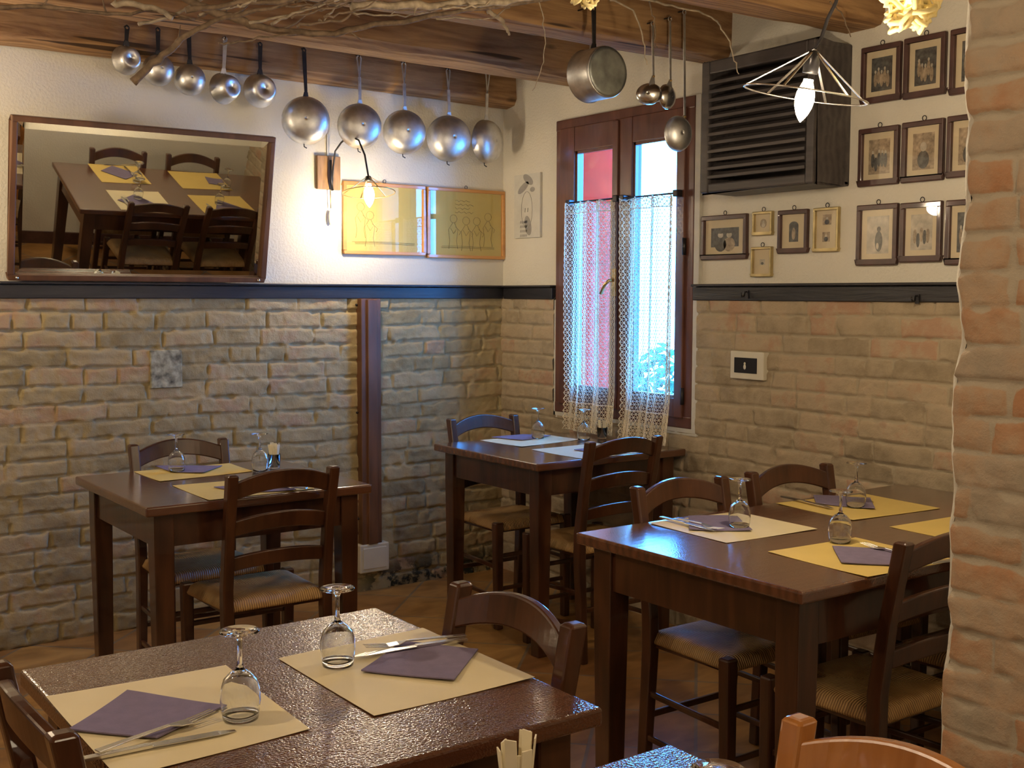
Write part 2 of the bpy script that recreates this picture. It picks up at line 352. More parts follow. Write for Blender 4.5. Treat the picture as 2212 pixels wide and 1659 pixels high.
def brick_panel(name, origin, udir, ndir, u0, u1, v0, v1, step, seed, m, parent, hole=None, edge=None, **kw):
    nu = int((u1-u0)/step)+1; nv = int((v1-v0)/step)+1
    u = np.linspace(u0, u1, nu); v = np.linspace(v0, v1, nv); U, V = np.meshgrid(u, v)
    H, J, T = brickfield(U, V, seed, **kw)
    Ue = U.copy()
    if edge is not None: Ue, H = edge(U, V, H, J)
    P = np.array(origin)[None, None, :]+Ue[..., None]*np.array(udir)+V[..., None]*np.array([0, 0, 1.])+H[..., None]*np.array(ndir)
    ii = np.arange(nu*nv).reshape(nv, nu)
    q = np.stack([ii[:-1, :-1], ii[:-1, 1:], ii[1:, 1:], ii[1:, :-1]], -1)
    if hole:
        uc = (U[:-1, :-1]+U[1:, 1:])/2; vc = (V[:-1, :-1]+V[1:, 1:])/2
        q = q[~((uc > hole[0]) & (uc < hole[1]) & (vc > hole[2]) & (vc < hole[3]))]
    q = q.reshape(-1, 4)
    me = bpy.data.meshes.new(name); me.from_pydata(P.reshape(-1, 3).tolist(), [], q.tolist()); me.materials.append(m)
    me.polygons.foreach_set('use_smooth', [True]*len(me.polygons))
    for an, A in (('tint', T), ('joint', J)):
        a = me.attributes.new(an, 'FLOAT', 'POINT'); a.data.foreach_set('value', A.reshape(-1).astype(np.float32))
    me.update()
    if me.polygons[0].normal.dot(Vector(ndir)) < 0: me.flip_normals()
    o = bpy.data.objects.new(name, me); C.objects.link(o)
    if parent: o.parent = parent
    return o

# ------------------------------------------------------------------ the room
ZR0, ZR1 = 1.379, 1.445      # black rail round the room
XW = -6.2; YB = -7.2; ZC = 2.62
o = MB().box((XW, YB, -.1), (0, 0, 0)).build('floor', tiles); struct(o)
o = MB().box((XW, YB, ZC), (.25, .25, ZC+.1)).build('ceiling', board_wood); struct(o)
wl = struct(MB().box((XW, 0, -.1), (0, .25, ZC)).build('wall_left', plaster))
brick_panel('brick_wainscot', (0, -.012, 0), (1, 0, 0), (0, -1, 0), -3.3, 0, 0, ZR0+.01, .006, 3, brick_l, wl, rough=2.1, warp=1.7)
MB().box((XW, -.018, 0), (-3.3, 0, ZR0)).build('rear_wainscot', brick_l, wl)
WY0, WY1, WZ0, WZ1 = -1.372, -.458, .845, 2.21        # window opening
wr = MB(); wr.box((0, WY1, -.1), (.25, .25, ZC)); wr.box((0, YB, -.1), (.25, WY0, ZC)); wr.box((0, WY0, -.1), (.25, WY1, WZ0)); wr.box((0, WY0, WZ1), (.25, WY1, ZC))
wr = struct(wr.build('wall_right', plaster))
brick_panel('brick_wainscot', (-.012, 0, 0), (0, -1, 0), (-1, 0, 0), 0, 3.64, 0, ZR0+.01, .0065, 8, brick_r, wr, rough=1.8, warp=1.4, hole=(-WY1-.012, -WY0+.026, WZ0-.02, 9))
struct(MB().box((XW-.1, YB-.1, -.1), (.25, YB, ZC)).build('wall_rear', plaster))
struct(MB().box((XW-.1, YB, -.1), (XW, .25, ZC)).build('wall_far', plaster))
# stone block let into the brick
st = MB(); a = atY(322, 757, -.02); b = atY(392, 836, -.02); st.box((a.x, -.034, b.z), (b.x, -.005, a.z)); st.build('stone_block', stone_m, wl, bevel=.004)
# partition: brick end face towards the camera side, plaster on the dining side
PX, PY = -1.62, -3.63
def edge_off(z): return .018*(vn(z*11, z*0, 41)-.5)+.012*(vn(z*2.3, z*0, 43)-.5)+.012*(vn(z*30, z*0, 44)-.5)
wp = MB(); zz = np.arange(0, ZC+.001, .02); xs = np.arange(PX+.012, .001, .1)
wp.box((PX+.02, PY-.48, 0), (0, PY-.02, ZC))
vs = []; fs = []
for i, z in enumerate(zz):
    eo = float(edge_off(np.array(z)))
    row = [(PX+.001, PY-.014+eo, z), (PX+.006, PY-.002+eo*.8, z), (PX+.03, PY+.002, z), (PX+.2, PY, z), (0, PY, z)]; vs += row
n = 5
for i in range(len(zz)-1):
    for j in range(n-1): fs.append((i*n+j, i*n+j+1, (i+1)*n+j+1, (i+1)*n+j))
wp.add(vs, fs, 0, True)
wp = struct(wp.build('wall_partition', plaster))
def pedge(U, V, H, J):
    w_ = np.clip(1-U/.05, 0, 1)
    return U+w_*(.002-edge_off(V)), H-.005*np.clip(1-U/.02, 0, 1)**2
brick_panel('brick_end', (PX-.004, PY-.012, 0), (0, -1, 0), (-1, 0, 0), 0, .48, 0, ZC, .006, 12, brick_p, wp, edge=pedge, ch=.063, amp=.010, lmin=.18, lmax=.27, warp=1.8, joint=.008, rough=2.2)

# rails
def rail(name, a, b, axis, m, nrm):
    mb = MB(); n = Vector(nrm)
    p0 = Vector(a); p1 = Vector(b)
    mb.box(p0+Vector((0, 0, ZR0)), p1+n*.035+Vector((0, 0, ZR1-.012)))
    mb.box(p0+Vector((0, 0, ZR1-.010)), p1+n*.048+Vector((0, 0, ZR1)))
    return struct(mb.build(name, m, bevel=.003))
rail('trim_1', (-4.5, 0, 0), (0, 0, 0), 0, rail_wood, (0, -1, 0))
rail('trim_2', (0, -.05, 0), (0, WY1+.012, 0), 1, rail_wood_y, (-1, 0, 0))
rail('trim_3', (0, WY0-.012, 0), (0, PY, 0), 1, rail_wood_y, (-1, 0, 0))
struct(MB().box((XW, -.02, 0), (XW+.01, 0, .08)).build('baseboard_far', dark_wood))
struct(MB().box((PX+.02, PY, 0), (0, PY+.012, .09)).build('baseboard_partition', frame_dark))
for px, py, lb in ((1614, 637, 'small iron coat hook on the black rail, next to the window'), (1982, 647, 'small iron coat hook on the black rail, next to the brick pillar')):
    p = atX(px, py, -.036); h = MB()
    h.tube([p+Vector((0, 0, .012)), p+Vector((-.012, 0, .012)), p+Vector((-.016, 0, -.004)), p+Vector((-.03, 0, -.006)), p+Vector((-.034, 0, .008))], .003)
    h.box(p+Vector((0, -.008, -.014)), p+Vector((-.003, .008, .018))); tag(h.build('coat_hook', iron), lb, 'hook')
# wooden cable channel and junction box
cc = thing('cable_channel', 'vertical red-brown wooden cable channel on the brick wall below the rail', 'channel', (-.797, -.02, .23))
mb = MB(); mb.box((-.052, -.045, 0), (.052, .004, ZR0-.23)); mb.build('cover', channel_wood, cc, bevel=.003)
mb = MB(); mb.box((-.022, -.055, 0), (.028, -.044, ZR0-.235)); mb.build('raised_strip', channel_wood, cc, bevel=.003)
for zz_ in (.12, .62, 1.12):
    for sx in (-.058, .058): MB().ball((sx, -.012, zz_), .006).build('screw', iron, cc)
jb = thing('junction_box', 'cream plastic socket box low on the brick wall under the wooden channel', 'socket', (-.787, -.02, .095))
MB().box((-.078, -.05, 0), (.078, .004, .135)).build('box_body', white_pl, jb, bevel=.006)
MB().box((-.062, -.054, .018), (.062, -.049, .118)).build('cover_plate', white_pl, jb, bevel=.003)
# wall switch
a = atX(1589, 757, -.012); b = atX(1660, 822, -.012)
sw = thing('wall_switch', 'white square wall plate with a black insert, on brick right of the window', 'switch', (-.012, (a.y+b.y)/2, (a.z+b.z)/2))
hw = (a.y-b.y)/2; hh = (a.z-b.z)/2
MB().box((-.03, -hw, -hh), (.006, hw, hh)).build('plate', white_pl, sw, bevel=.004)
MB().box((-.033, -hw*.62, -hh*.55), (-.029, hw*.72, hh*.55)).build('insert', black_pl, sw, bevel=.001)
mb = MB(); mb.ball((-.034, .006, .007), .006, sc=(.4, .8, 1)); mb.ball((-.034, .006, -.006), .008, sc=(.4, .8, 1.3)); mb.build('toggle', white_pl, sw)

# ------------------------------------------------------------------ beams
def beam(name, y0, y1, z0, z1, seed, lb):
    """y0 = room-side face (more negative), y1 = far face"""
    r = random.Random(seed); mb = MB(); xs = [-5.9+i*.08 for i in range(75)]; xs[-1] = .02
    ch = .028; vs = []; pts0 = [(y0, z1), (y0, z0+ch*1.3), (y0+ch*.5, z0+ch*.35), (y0+ch*1.3, z0), (y1-ch, z0), (y1-ch*.3, z0+ch*.4), (y1, z0+ch*1.2), (y1, z1)]
    ph = r.random()*9
    for i, x in enumerate(xs):
        for j, (y, z) in enumerate(pts0):
            wob = .008*(float(vn(np.array(x*2.2), np.array(j*1.7), seed))-.5)*2; w2 = .006*(float(vn(np.array(x*6), np.array(j*2.3), seed+1))-.5)*2
            vs.append((x, y+wob, z+w2+.008*math.sin(x*1.1+ph)))
    k = len(pts0); fs = []
    for i in range(len(xs)-1):
        for j in range(k): fs.append((i*k+j, i*k+(j+1) % k, (i+1)*k+(j+1) % k, (i+1)*k+j))
    fs += [tuple(range(k)), tuple((len(xs)-1)*k+j for j in range(k))]
    mb.add(vs, fs, 0, False)
    return tag(mb.build(name, beam_wood), lb, 'beam', 'rough timber ceiling beams')
beam('ceiling_beam', -.108, -.004, 2.33, 2.50, 11, 'rough timber ceiling beam against the left wall, behind the hanging pans')
beam('ceiling_beam', -.67, -.50, 2.375, 2.58, 12, 'rough timber ceiling beam crossing just in front of the row of hanging pans')
beam('ceiling_beam', -1.55, -1.38, 2.32, 2.58, 13, 'rough timber ceiling beam carrying the deep pot and the ladles')
beam('ceiling_beam', -2.26, -2.07, 2.32, 2.6, 14, 'rough timber ceiling beam above the louvred box, nearest to the framed photos')

# ------------------------------------------------------------------ window
win = bpy.data.objects.new('window_1', None); C.objects.link(win); win.location = (0, 0, 0); win['kind'] = 'structure'
def wbar(mb, y0, y1, z0, z1, x0=-.03, x1=.045): mb.box((x0, y0, z0), (x1, y1, z1))
mb = MB(); f_ = .05
wbar(mb, WY0, WY0+f_, WZ0, WZ1, -.022); wbar(mb, WY1-f_, WY1, WZ0, WZ1, -.022); wbar(mb, WY0, WY1, WZ1-f_, WZ1, -.024); wbar(mb, WY0, WY1, WZ0, WZ0+f_, -.024)
mb.build('window_frame', window_wood, win, bevel=.005)
MIDY = -.905
LP = (atX(1328, 400, -.035).y, atX(1252, 400, 0).y); RP = (atX(1461, 400, -.035).y, atX(1377, 400, 0).y)          # pane spans in Y (from, to)
PZ0, PZ1 = atX(1378, 850, 0).z, atX(1378, 306, -.03).z
def casement(y0, y1, p, shift):
    c = MB(); x0, x1 = -.035+shift, .02
    wbar(c, y0, p[0], WZ0+f_-.008, WZ1-f_+.008, x0, x1); wbar(c, p[1], y1, WZ0+f_-.008, WZ1-f_+.008, x0, x1)
    wbar(c, p[0], p[1], PZ1, WZ1-f_+.008, x0+.002, x1); wbar(c, p[0], p[1], WZ0+f_-.008, PZ0, x0+.002, x1)
    c = c.build('casement', window_wood, win, bevel=.004)
    b = MB(); e = .012
    for (ya, yb, za, zb) in ((p[0], p[0]+e, PZ0, PZ1), (p[1]-e, p[1], PZ0, PZ1), (p[0], p[1], PZ0, PZ0+e), (p[0], p[1], PZ1-e, PZ1)): b.box((x0+.012, ya, za), (x0+.03, yb, zb))
    b.build('glazing_bead', window_wood, c)
    MB().box((-.006, p[0], PZ0), (-.002, p[1], PZ1)).build('pane', pane_glass, c)
casement(MIDY+.004, WY1-f_+.006, LP, 0); casement(WY0+f_-.006, MIDY-.004, RP, 0)
mb = MB(); mb.box((-.045, MIDY-.016, WZ0+f_), (-.034, MIDY+.02, WZ1-f_)); mb.build('meeting_strip', window_wood, win, bevel=.003)
h = MB(); p = atX(1328, 610, -.046); h.box(p+Vector((0, -.012, -.06)), p+Vector((-.006, .012, .06)))
h.tube([p+Vector((-.004, 0, .01)), p+Vector((-.035, 0, .008)), p+Vector((-.04, .02, -.01)), p+Vector((-.038, .05, -.05))], [.008, .007, .008, .007], 10); h.build('window_handle', brass, win)
mb = MB()
for zz_ in (.98, 1.6, 2.05): mb.tube([(-.03, WY0+f_-.004, zz_-.035), (-.03, WY0+f_-.004, zz_+.035)], .008)
mb.build('hinge', iron, win)
mb = MB(); mb.box((-.02, WY0-.03, WZ0-.028), (.01, WY0, WZ1)); mb.box((-.02, WY0+.0002, WZ0-.028), (.01, WY1+.01, WZ0)); mb.box((-.02, WY1, WZ0-.028), (.01, WY1+.012, 1.375)); 
struct(mb.build('trim_4', plaster2))
# curtain rods and lace
def curtain(name, lb, yl, yr, zt, zb, bl, br_, seed, over):
    r = np.random.RandomState(seed); ny, nz = 26, 74
    def pos(u, v):          # u across 0..1 (left to right), v down 0..1
        y0 = yl+(bl-yl)*v; y1 = yr+(br_-yr)*v; y = y0+(y1-y0)*u; z = zt+(zb-zt)*v
        x = -.068-.018*math.sin(u*17+seed+v*1.5)*(1-.35*v)-.006*math.sin(u*41+v*3)-over*max(0, v-.82)*1.0
        if v < .03: z += .006*math.sin(u*40+seed)
        return (x, y, z)
    vs = []; fs = []
    for i in range(nz+1):
        for j in range(ny+1):
            off = .5 if i % 2 else 0
            vs.append(pos(min(1, max(0, (j+off)/(ny+.5))), i/nz))
    for i in range(nz):
        for j in range(ny+1):
            a0 = i*(ny+1)+j
            if i % 2 == 0:
                if j < ny: fs.append((a0, a0+1, a0+ny+1))
                if j < ny: fs.append((a0+1, a0+ny+2, a0+ny+1))
            else:
                if j < ny: fs.append((a0, a0+1, a0+ny+2)); fs.append((a0, a0+ny+2, a0+ny+1))
    body = []; hem = []
    for f in fs:
        vmin = min(i_//(ny+1) for i_ in f)/nz; um = sum(i_ % (ny+1) for i_ in f)/3/ny
        (hem if (vmin > .865 or vmin < .03 or um < .05) else body).append(f)
    t_ = thing(name, lb, 'curtain')
    for nm, ff, th in (('lace_net', body, .0038), ('lace_border', hem, .0058)):
        me = bpy.data.meshes.new(nm); me.from_pydata(vs, [], ff); me.materials.append(lace_m)
        bm = bmesh.new(); bm.from_mesh(me); bmesh.ops.delete(bm, geom=[v for v in bm.verts if not v.link_faces], context='VERTS')
        bmesh.ops.join_triangles; bm.to_mesh(me); bm.free()
        ob = bpy.data.objects.new(nm, me); C.objects.link(ob); ob.parent = t_
        wf = ob.modifiers.new('net', 'WIREFRAME'); wf.thickness = th; wf.use_even_offset = False; wf.use_replace = True; wf.use_boundary = True
    return t_
def wx(px, py): return atX(px, py, -.07)
c1 = [wx(1226, 442), wx(1322, 432), wx(1222, 925), wx(1327, 948)]
c2 = [wx(1343, 432), wx(1452, 422), wx(1340, 945), wx(1448, 985)]
curtain('lace_curtain', 'cream crochet lace half curtain over the left window leaf', c1[0].y, c1[1].y, c1[0].z, c1[2].z, c1[2].y, c1[3].y, 1, .08)
curtain('lace_curtain', 'cream crochet lace half curtain over the right, brighter window leaf', c2[0].y, c2[1].y, c2[0].z, .775, c2[2].y, c2[3].y, 2, .12)
for (q0, q1, lb) in ((c1[0], c1[1], 'thin curtain rod on the left window leaf'), (c2[0], c2[1], 'thin curtain rod on the right window leaf')):
    t_ = thing('curtain_rod', lb, 'curtain rod'); z_ = q0.z+.008
    MB().tube([(-.062, q0.y+.01, z_), (-.062, q1.y-.012, z_)], .004).build('rod', iron, t_)
    for y_ in (q0.y+.008, q1.y-.012): mb = MB(); mb.box((-.068, y_-.014, z_-.014), (-.035, y_+.014, z_+.014)); mb.build('bracket', iron, t_, bevel=.004)
# outside
o = MB(); o.box((.048, -.498, .86), (.30, -.462, 2.195))
for k in range(2): o.box((.07, -.504, .93+k*.62), (.27, -.498, 1.47+k*.62))
tag(o.build('open_shutter', red_m, bevel=.004), 'red painted shutter folded into the window recess, seen through the left pane', 'shutter')
tag(MB().box((.62, -.11, -.1), (.74, .02, 3.2)).build('outdoor_post', grey_m), 'blue-grey post outside, behind the open red shutter', 'post')
tag(MB().box((.3, -4, -.6), (9, 6, -.5)).build('courtyard_ground', grey_m), 'pale paved ground outside the window', 'ground')
def bush(c, r, lb, sd):
    mb = MB(); rr = random.Random(sd)
    for i in range(420):
        d = Vector((rr.gauss(0, 1), rr.gauss(0, 1), rr.gauss(0, 1))).normalized()*r*rr.uniform(.5, 1); d.z *= 1.5; p = Vector(c)+d
        a = Vector((rr.gauss(0, 1), rr.gauss(0, 1), rr.gauss(0, 1))).normalized()*.045; b = a.orthogonal().normalized()*.018
        mb.add([p-a, p-b, p+a, p+b], [(0, 1, 2, 3)])
    t_ = thing('bush', lb, 'bush'); mb.build('foliage', leaf_m, t_)
    MB().tube([(c[0], c[1], -.5), (c[0], c[1], c[2])], .03).build('stem', twig_m, t_)
pb = atX(1425, 800, 1.3); bush((pb.x, pb.y, pb.z-.12), .2, 'dark leafy bush outside, low behind the right window pane', 5)

# ------------------------------------------------------------------ louvred box
pr = .0
for _ in range(60):
    q = atX(1768, 100, -pr)
    if q.y < -2.125: break
    pr += .01
LX = -pr; ly1 = atX(1519, 150, LX).y; ly0 = -2.125; lz1 = 2.285; lz0 = 1.79
lt = thing('louvred_box', 'dark wooden louvred cabinet mounted high on the wall right of the window', 'cabinet', (0, (ly0+ly1)/2, lz0))
W_ = (ly1-ly0)/2; H_ = lz1-lz0
mb = MB(); mb.box((LX+.01, -W_, 0), (0, -W_+.02, H_)); mb.box((LX+.01, W_-.02, 0), (0, W_, H_)); mb.box((LX+.01, -W_, H_-.02), (0, W_, H_)); mb.box((LX+.01, -W_, 0), (0, W_, .02)); mb.box((-.03, -W_, 0), (0, W_, H_))
mb.build('cabinet_body', shutter_w, lt, bevel=.006)
mb = MB(); mb.box((LX-.008, -W_, 0), (LX+.012, -W_+.035, H_)); mb.box((LX-.008, W_-.04, 0), (LX+.012, W_, H_)); mb.box((LX-.0075, -W_+.0353, H_-.05), (LX+.0115, W_-.0403, H_-.0003)); mb.box((LX-.0075, -W_+.0353, .0003), (LX+.0115, W_-.0403, .035))
mb.build('front_frame', shutter_w, lt, bevel=.006)
ns = 12
for k in range(ns):
    z_ = .05+(H_-.11)*(k+.5)/ns
    mb = MB(); mb.bar((LX-.004, 0, z_-.012), (LX+.03, 0, z_+.012), 2*W_-.075, .007, side=(0, 1, 0)); mb.box((LX-.010, -W_+.0375, z_-.014), (LX-.001, W_-.0375, z_-.001)); mb.build('slat', shutter_w, lt, bevel=.002)

# ------------------------------------------------------------------ pictures
def picture(name, lb, axis, quad, fm, content, group=None, depth=.018, fw=.018, border=.021, cat='picture', hook=True, aspect=None):
    """quad: pixel corners tl,tr,br,bl on the wall"""
    g = atX if axis == 'x' else atY
    P = [g(px, py, -.008) for px, py in quad]; c = sum(P, Vector())/4
    U = Vector((0, -1, 0)) if axis == 'x' else Vector((1, 0, 0)); nrm = Vector((-1, 0, 0)) if axis == 'x' else Vector((0, -1, 0))
    w_ = (P[1]-P[0]+P[2]-P[3]).dot(U)/4; h_ = (P[0]-P[3]+P[1]-P[2]).z/4
    c.x, c.y = (0, c.y) if axis == 'x' else (c.x, 0)
    t_ = thing(name, lb, cat, c, 0, group)
    Z = Vector((0, 0, 1))
    def pt(u, v, n): return U*u+Z*v+nrm*n
    def slab(mb, u0, u1, v0, v1, n0, n1, mi=0): mb.box(pt(u0, v0, n0), pt(u1, v1, n1), mi)
    mb = MB(); d = depth
    slab(mb, -w_, w_, h_-fw, h_, 0, d); slab(mb, -w_, w_, -h_, -h_+fw, 0, d); slab(mb, -w_, -w_+fw, -h_+fw, h_-fw, 0, d); slab(mb, w_-fw, w_, -h_+fw, h_-fw, 0, d)
    mb.build('frame', fm, t_, bevel=min(.004, fw*.3))
    iw, ih = w_-fw, h_-fw
    mb = MB(); slab(mb, -iw, iw, -ih, ih, 0, .006); mount = mb.build('mount', mat_board if content != 'ochre' else art_paper, t_)
    rr = random.Random(hash(lb) % 1000 if False else sum(map(ord, lb)))
    e = .0066
    def ell(mb, u, v, a, b, mi, k=14, n_=None):
        n_ = n_ or e; mb.add([pt(u+a*math.cos(2*PI*i/k), v+b*math.sin(2*PI*i/k), n_) for i in range(k)], [tuple(range(k))], mi)
    def photo(u0, u1, v0, v1, bgm, kind):
        mb = MB(); slab(mb, u0, u1, v0, v1, .0055, e-.0003, 0); cu_, cv = (u0+u1)/2, (v0+v1)/2; a = (u1-u0)/2; b = (v1-v0)/2
        cols = [bgm, photo_light, photo_dark, photo_mid]
        if kind == 'pair':
            for s in (-.3, .32):
                ell(mb, cu_+s*a, cv-b*.75, a*.42, b*.75, 2 if s < 0 else 3, n_=e); ell(mb, cu_+s*a, cv+b*.25, a*.2, b*.3, 1, n_=e+.0002); ell(mb, cu_+s*a, cv+b*.50, a*.21, b*.10, 2, n_=e+.0003)
        elif kind == 'single':
            fg = 2 if bgm != photo_dark else 3
            ell(mb, cu_, cv-b*.45, a*.55, b*.5, fg, n_=e); ell(mb, cu_, cv+b*.25, a*.3, b*.26, 1, n_=e+.0002)
        elif kind == 'group':
            fg = 2 if bgm != photo_dark else 3
            for i in range(5):
                uu = cu_+a*(-.6+.3*i); vv = cv+b*rr.uniform(-.15, .25)
                ell(mb, uu, vv-b*.35, a*.17, b*.42, fg if i % 2 else 3 if bgm != photo_mid else 2, n_=e+.0001*i); ell(mb, uu, vv+b*.12, a*.1, b*.1, 1, n_=e+.0006)
        elif kind == 'standing':
            ell(mb, cu_+a*.1, cv-b*.35, a*.35, b*.55, 2, n_=e); ell(mb, cu_+a*.1, cv+b*.3, a*.16, b*.14, 2, n_=e+.0002); ell(mb, cu_, cv-b*.6, a*.12, b*.18, 1, n_=e+.0003)
        mb.build('photo', cols, mount)
    if content == 'ochre':
        mb = MB()
        def stroke(pts, r=.0008):
            mb.tube([pt(u*iw, v*ih, e+.0004) for u, v in pts], r, 4)
        cx0 = (-.35, -.1) if 'left' in lb else (.1, -.1)
        figs = [(-.62, .0), (-.38, -.25)] if 'left' in lb else [(-.35, -.2), (.0, -.25), (.3, -.25), (.62, -.1)]
        for (fu, fv) in figs:
            stroke([(fu+.1*math.cos(t*.7), fv+.35+.13*math.sin(t*.7)) for t in range(10)])
            stroke([(fu-.02, fv+.22), (fu-.14, fv), (fu-.1, fv-.35), (fu-.13, fv-.6)]); stroke([(fu+.02, fv+.22), (fu+.12, fv), (fu+.08, fv-.35), (fu+.12, fv-.6)])
            stroke([(fu+.05, fv+.1), (fu+.2, fv-.05), (fu+.16, fv-.15)]); stroke([(fu-.08, fv+.05), (fu, fv-.12), (fu+.08, fv+.02)])
        for k in range(5): v = -.72-.03*k; stroke([(-.85+rr.random()*.2, v), (-.3+rr.random()*.5, v+.02), (.8, v)], .0007) if k < 3 else None
        if 'left' not in lb:
            for k in range(4): stroke([(-.3+.05*i, .72-.12*k+.03*math.sin(i*2.3+k)) for i in range(9+2*(k % 2))], .0009)
        mb.build('ink_drawing', ink, mount)
    elif content == 'oval':
        mb = MB(); ell(mb, 0, .0, iw*.42, ih*.48, 0, 20); ell(mb, 0, -ih*.2, iw*.24, ih*.22, 1, n_=e+.0002); ell(mb, 0, ih*.12, iw*.14, ih*.17, 2, n_=e+.0004); mb.build('photo', [photo_mid, photo_light, photo_light], mount)
    elif content == 'arch':
        mb = MB(); a, b = iw*.4, ih*.58; k = [pt(-a, -b, e), pt(a, -b, e)]+[pt(a*math.cos(PI*i/10), b*.6+b*.4*math.sin(PI*i/10), e) for i in range(11)]
        mb.add(k, [tuple(range(len(k)))], 0); ell(mb, 0, -b*.2, a*.4, b*.6, 1, n_=e+.0003); mb.build('photo', [photo_dark, photo_mid], mount)
    elif content == 'two':
        photo(-iw*.42, iw*.42, ih*.25, ih*.78, photo_mid, 'single'); photo(-iw*.42, iw*.3, -ih*.62, -ih*.12, photo_mid, 'single')
    elif content == 'tiny':
        photo(-iw*.32, iw*.32, -ih*.25, ih*.2, photo_light, 'single')
    else:
        bgm, kind = content; bu, bv = border, border*1.1
        photo(-iw+bu, iw-bu, -ih+bv, ih-bv, bgm, kind)
    mb = MB(); slab(mb, -iw, iw, -ih, ih, .0105, .012); mb.build('cover_glass', pane_glass, t_)
    if hook:
        mb = MB(); mb.tube([pt(.008*math.cos(2*PI*i/12), h_+.008+.008*math.sin(2*PI*i/12), .006) for i in range(12)], .0015, 5, closed=True); mb.build('hanging_ring', iron, t_)
    return t_
G1 = 'framed family photographs in rows by the pillar'; G2 = 'small framed photographs under the louvred box'
pics = [
 ('top row, left: dark-framed photograph of a dark group scene beside the louvred box', [(1864, 105), (1950, 88), (1945, 218), (1860, 226)], (photo_dark, 'group'), frame_dark),
 ('top row, middle: larger dark-framed photograph of a dim family group', [(1956, 84), (2046, 68), (2043, 204), (1952, 216)], (photo_dark, 'group'), frame_dark),
 ('top row, right: dark frame cut off by the brick pillar', [(2056, 65), (2146, 48), (2142, 196), (2052, 206)], (photo_dark, 'group'), frame_dark),
 ('middle row, left: dark-framed sepia photograph of a small family on white', [(1858, 280), (1945, 269), (1940, 398), (1854, 405)], (photo_mid, 'group'), frame_dark),
 ('middle row, middle: dark-framed photograph of a figure in an armchair', [(1951, 266), (2042, 254), (2038, 390), (1948, 396)], (photo_mid, 'single'), frame_dark),
 ('middle row, right: dark double-moulded frame cut off by the brick pillar', [(2049, 252), (2140, 240), (2136, 380), (2045, 385)], (photo_mid, 'single'), frame_dark),
 ('bottom row, left: dark-framed pale photograph of a standing figure', [(1854, 444), (1942, 438), (1938, 573), (1850, 574)], (photo_light, 'standing'), frame_dark),
 ('bottom row, middle: dark-framed pale photograph of a seated crowd', [(1948, 438), (2038, 434), (2033, 566), (1943, 567)], (photo_light, 'group'), frame_dark),
 ('bottom row, right: dark frame with gilt slip cut off by the brick pillar', [(2046, 432), (2136, 428), (2130, 572), (2042, 572)], (photo_dark, 'group'), frame_dark)]
for lb, q, ct, fm in pics: picture('framed_photo', lb, 'x', q, fm, ct, G1)
picture('framed_photo', 'wide brown-framed photograph of a couple, nearest to the window', 'x', [(1518, 467), (1616, 461), (1614, 560), (1516, 562)], frame_dark, (photo_dark, 'pair'), G2, border=.03)
picture('framed_photo', 'tiny gilt frame with an oval portrait, upper of the two tiny ones', 'x', [(1627, 458), (1671, 455), (1669, 508), (1628, 509)], frame_gold, 'oval', G2, fw=.01)
picture('framed_photo', 'tiny gilt frame with a small vignette, hung below the oval portrait', 'x', [(1625, 534), (1669, 532), (1667, 598), (1624, 598)], frame_gold, 'tiny', G2, fw=.009)
picture('framed_photo', 'dark red narrow frame with an arched dark portrait', 'x', [(1682, 456), (1747, 450), (1746, 546), (1682, 549)], frame_dark, 'arch', G2, fw=.016)
picture('framed_photo', 'narrow gilt frame holding two small photographs one above the other', 'x', [(1758, 450), (1814, 446), (1812, 543), (1759, 545)], frame_gold, 'two', G2, fw=.01)
G3 = 'ochre ink drawings in orange wooden frames'
picture('framed_drawing', 'ochre drawing in an orange wood frame, left of the two, behind the wall lamp', 'y', [(739, 391), (917, 401), (918, 553), (742, 549)], frame_orange, 'ochre', G3, depth=.02, fw=.016)
picture('framed_drawing', 'ochre drawing with handwriting in an orange wood frame, next to the corner', 'y', [(922, 404), (1089, 413), (1088, 562), (922, 556)], frame_orange, 'ochre', G3, depth=.02, fw=.016)
# narrow sketch board between corner and window
a = atX(1116, 380, 0); b = atX(1171, 512, 0)
sk = thing('sketch_board', 'tall narrow pale board with grey sketches between the corner and the window', 'picture', (0, (a.y+b.y)/2, (a.z+b.z)/2))
w_ = (a.y-b.y)/2; h_ = (a.z-b.z)/2
MB().box((-.014, -w_, -h_), (0, w_, h_)).build('board', plaster2, sk)
mb = MB()
def blob(y, z, a_, b_, an=0, k=16):
    pts = []
    for i in range(k):
        u = a_*math.cos(2*PI*i/k); v = b_*math.sin(2*PI*i/k); pts.append((-.0146, y+u*math.cos(an)-v*math.sin(an), z+u*math.sin(an)+v*math.cos(an)))
    mb.add(pts, [tuple(range(k))])
blob(-.01, h_*.82, .045, .02, .5); blob(.03, h_*.58, .05, .018, -.5); blob(-.045, h_*.5, .02, .012); blob(-.01, -h_*.62, .026, .05, -.3)
for i in range(5):
    for j in range(4): blob(.05-.012*i, -h_*.5-.022*j, .004, .008, .5)
mb.build('sketch', pencil, sk)
mb = MB(); mb.tube([(-.0148, .045*math.cos(t*.35), -.02+.09*math.sin(t*.35)) for t in range(18)], .0009, 4, closed=True)
for s in (-.01, .012): mb.tube([(-.0148, s, -.01), (-.0148, s+.003, -.03)], .002, 4)
mb.build('outline', pencil, sk)

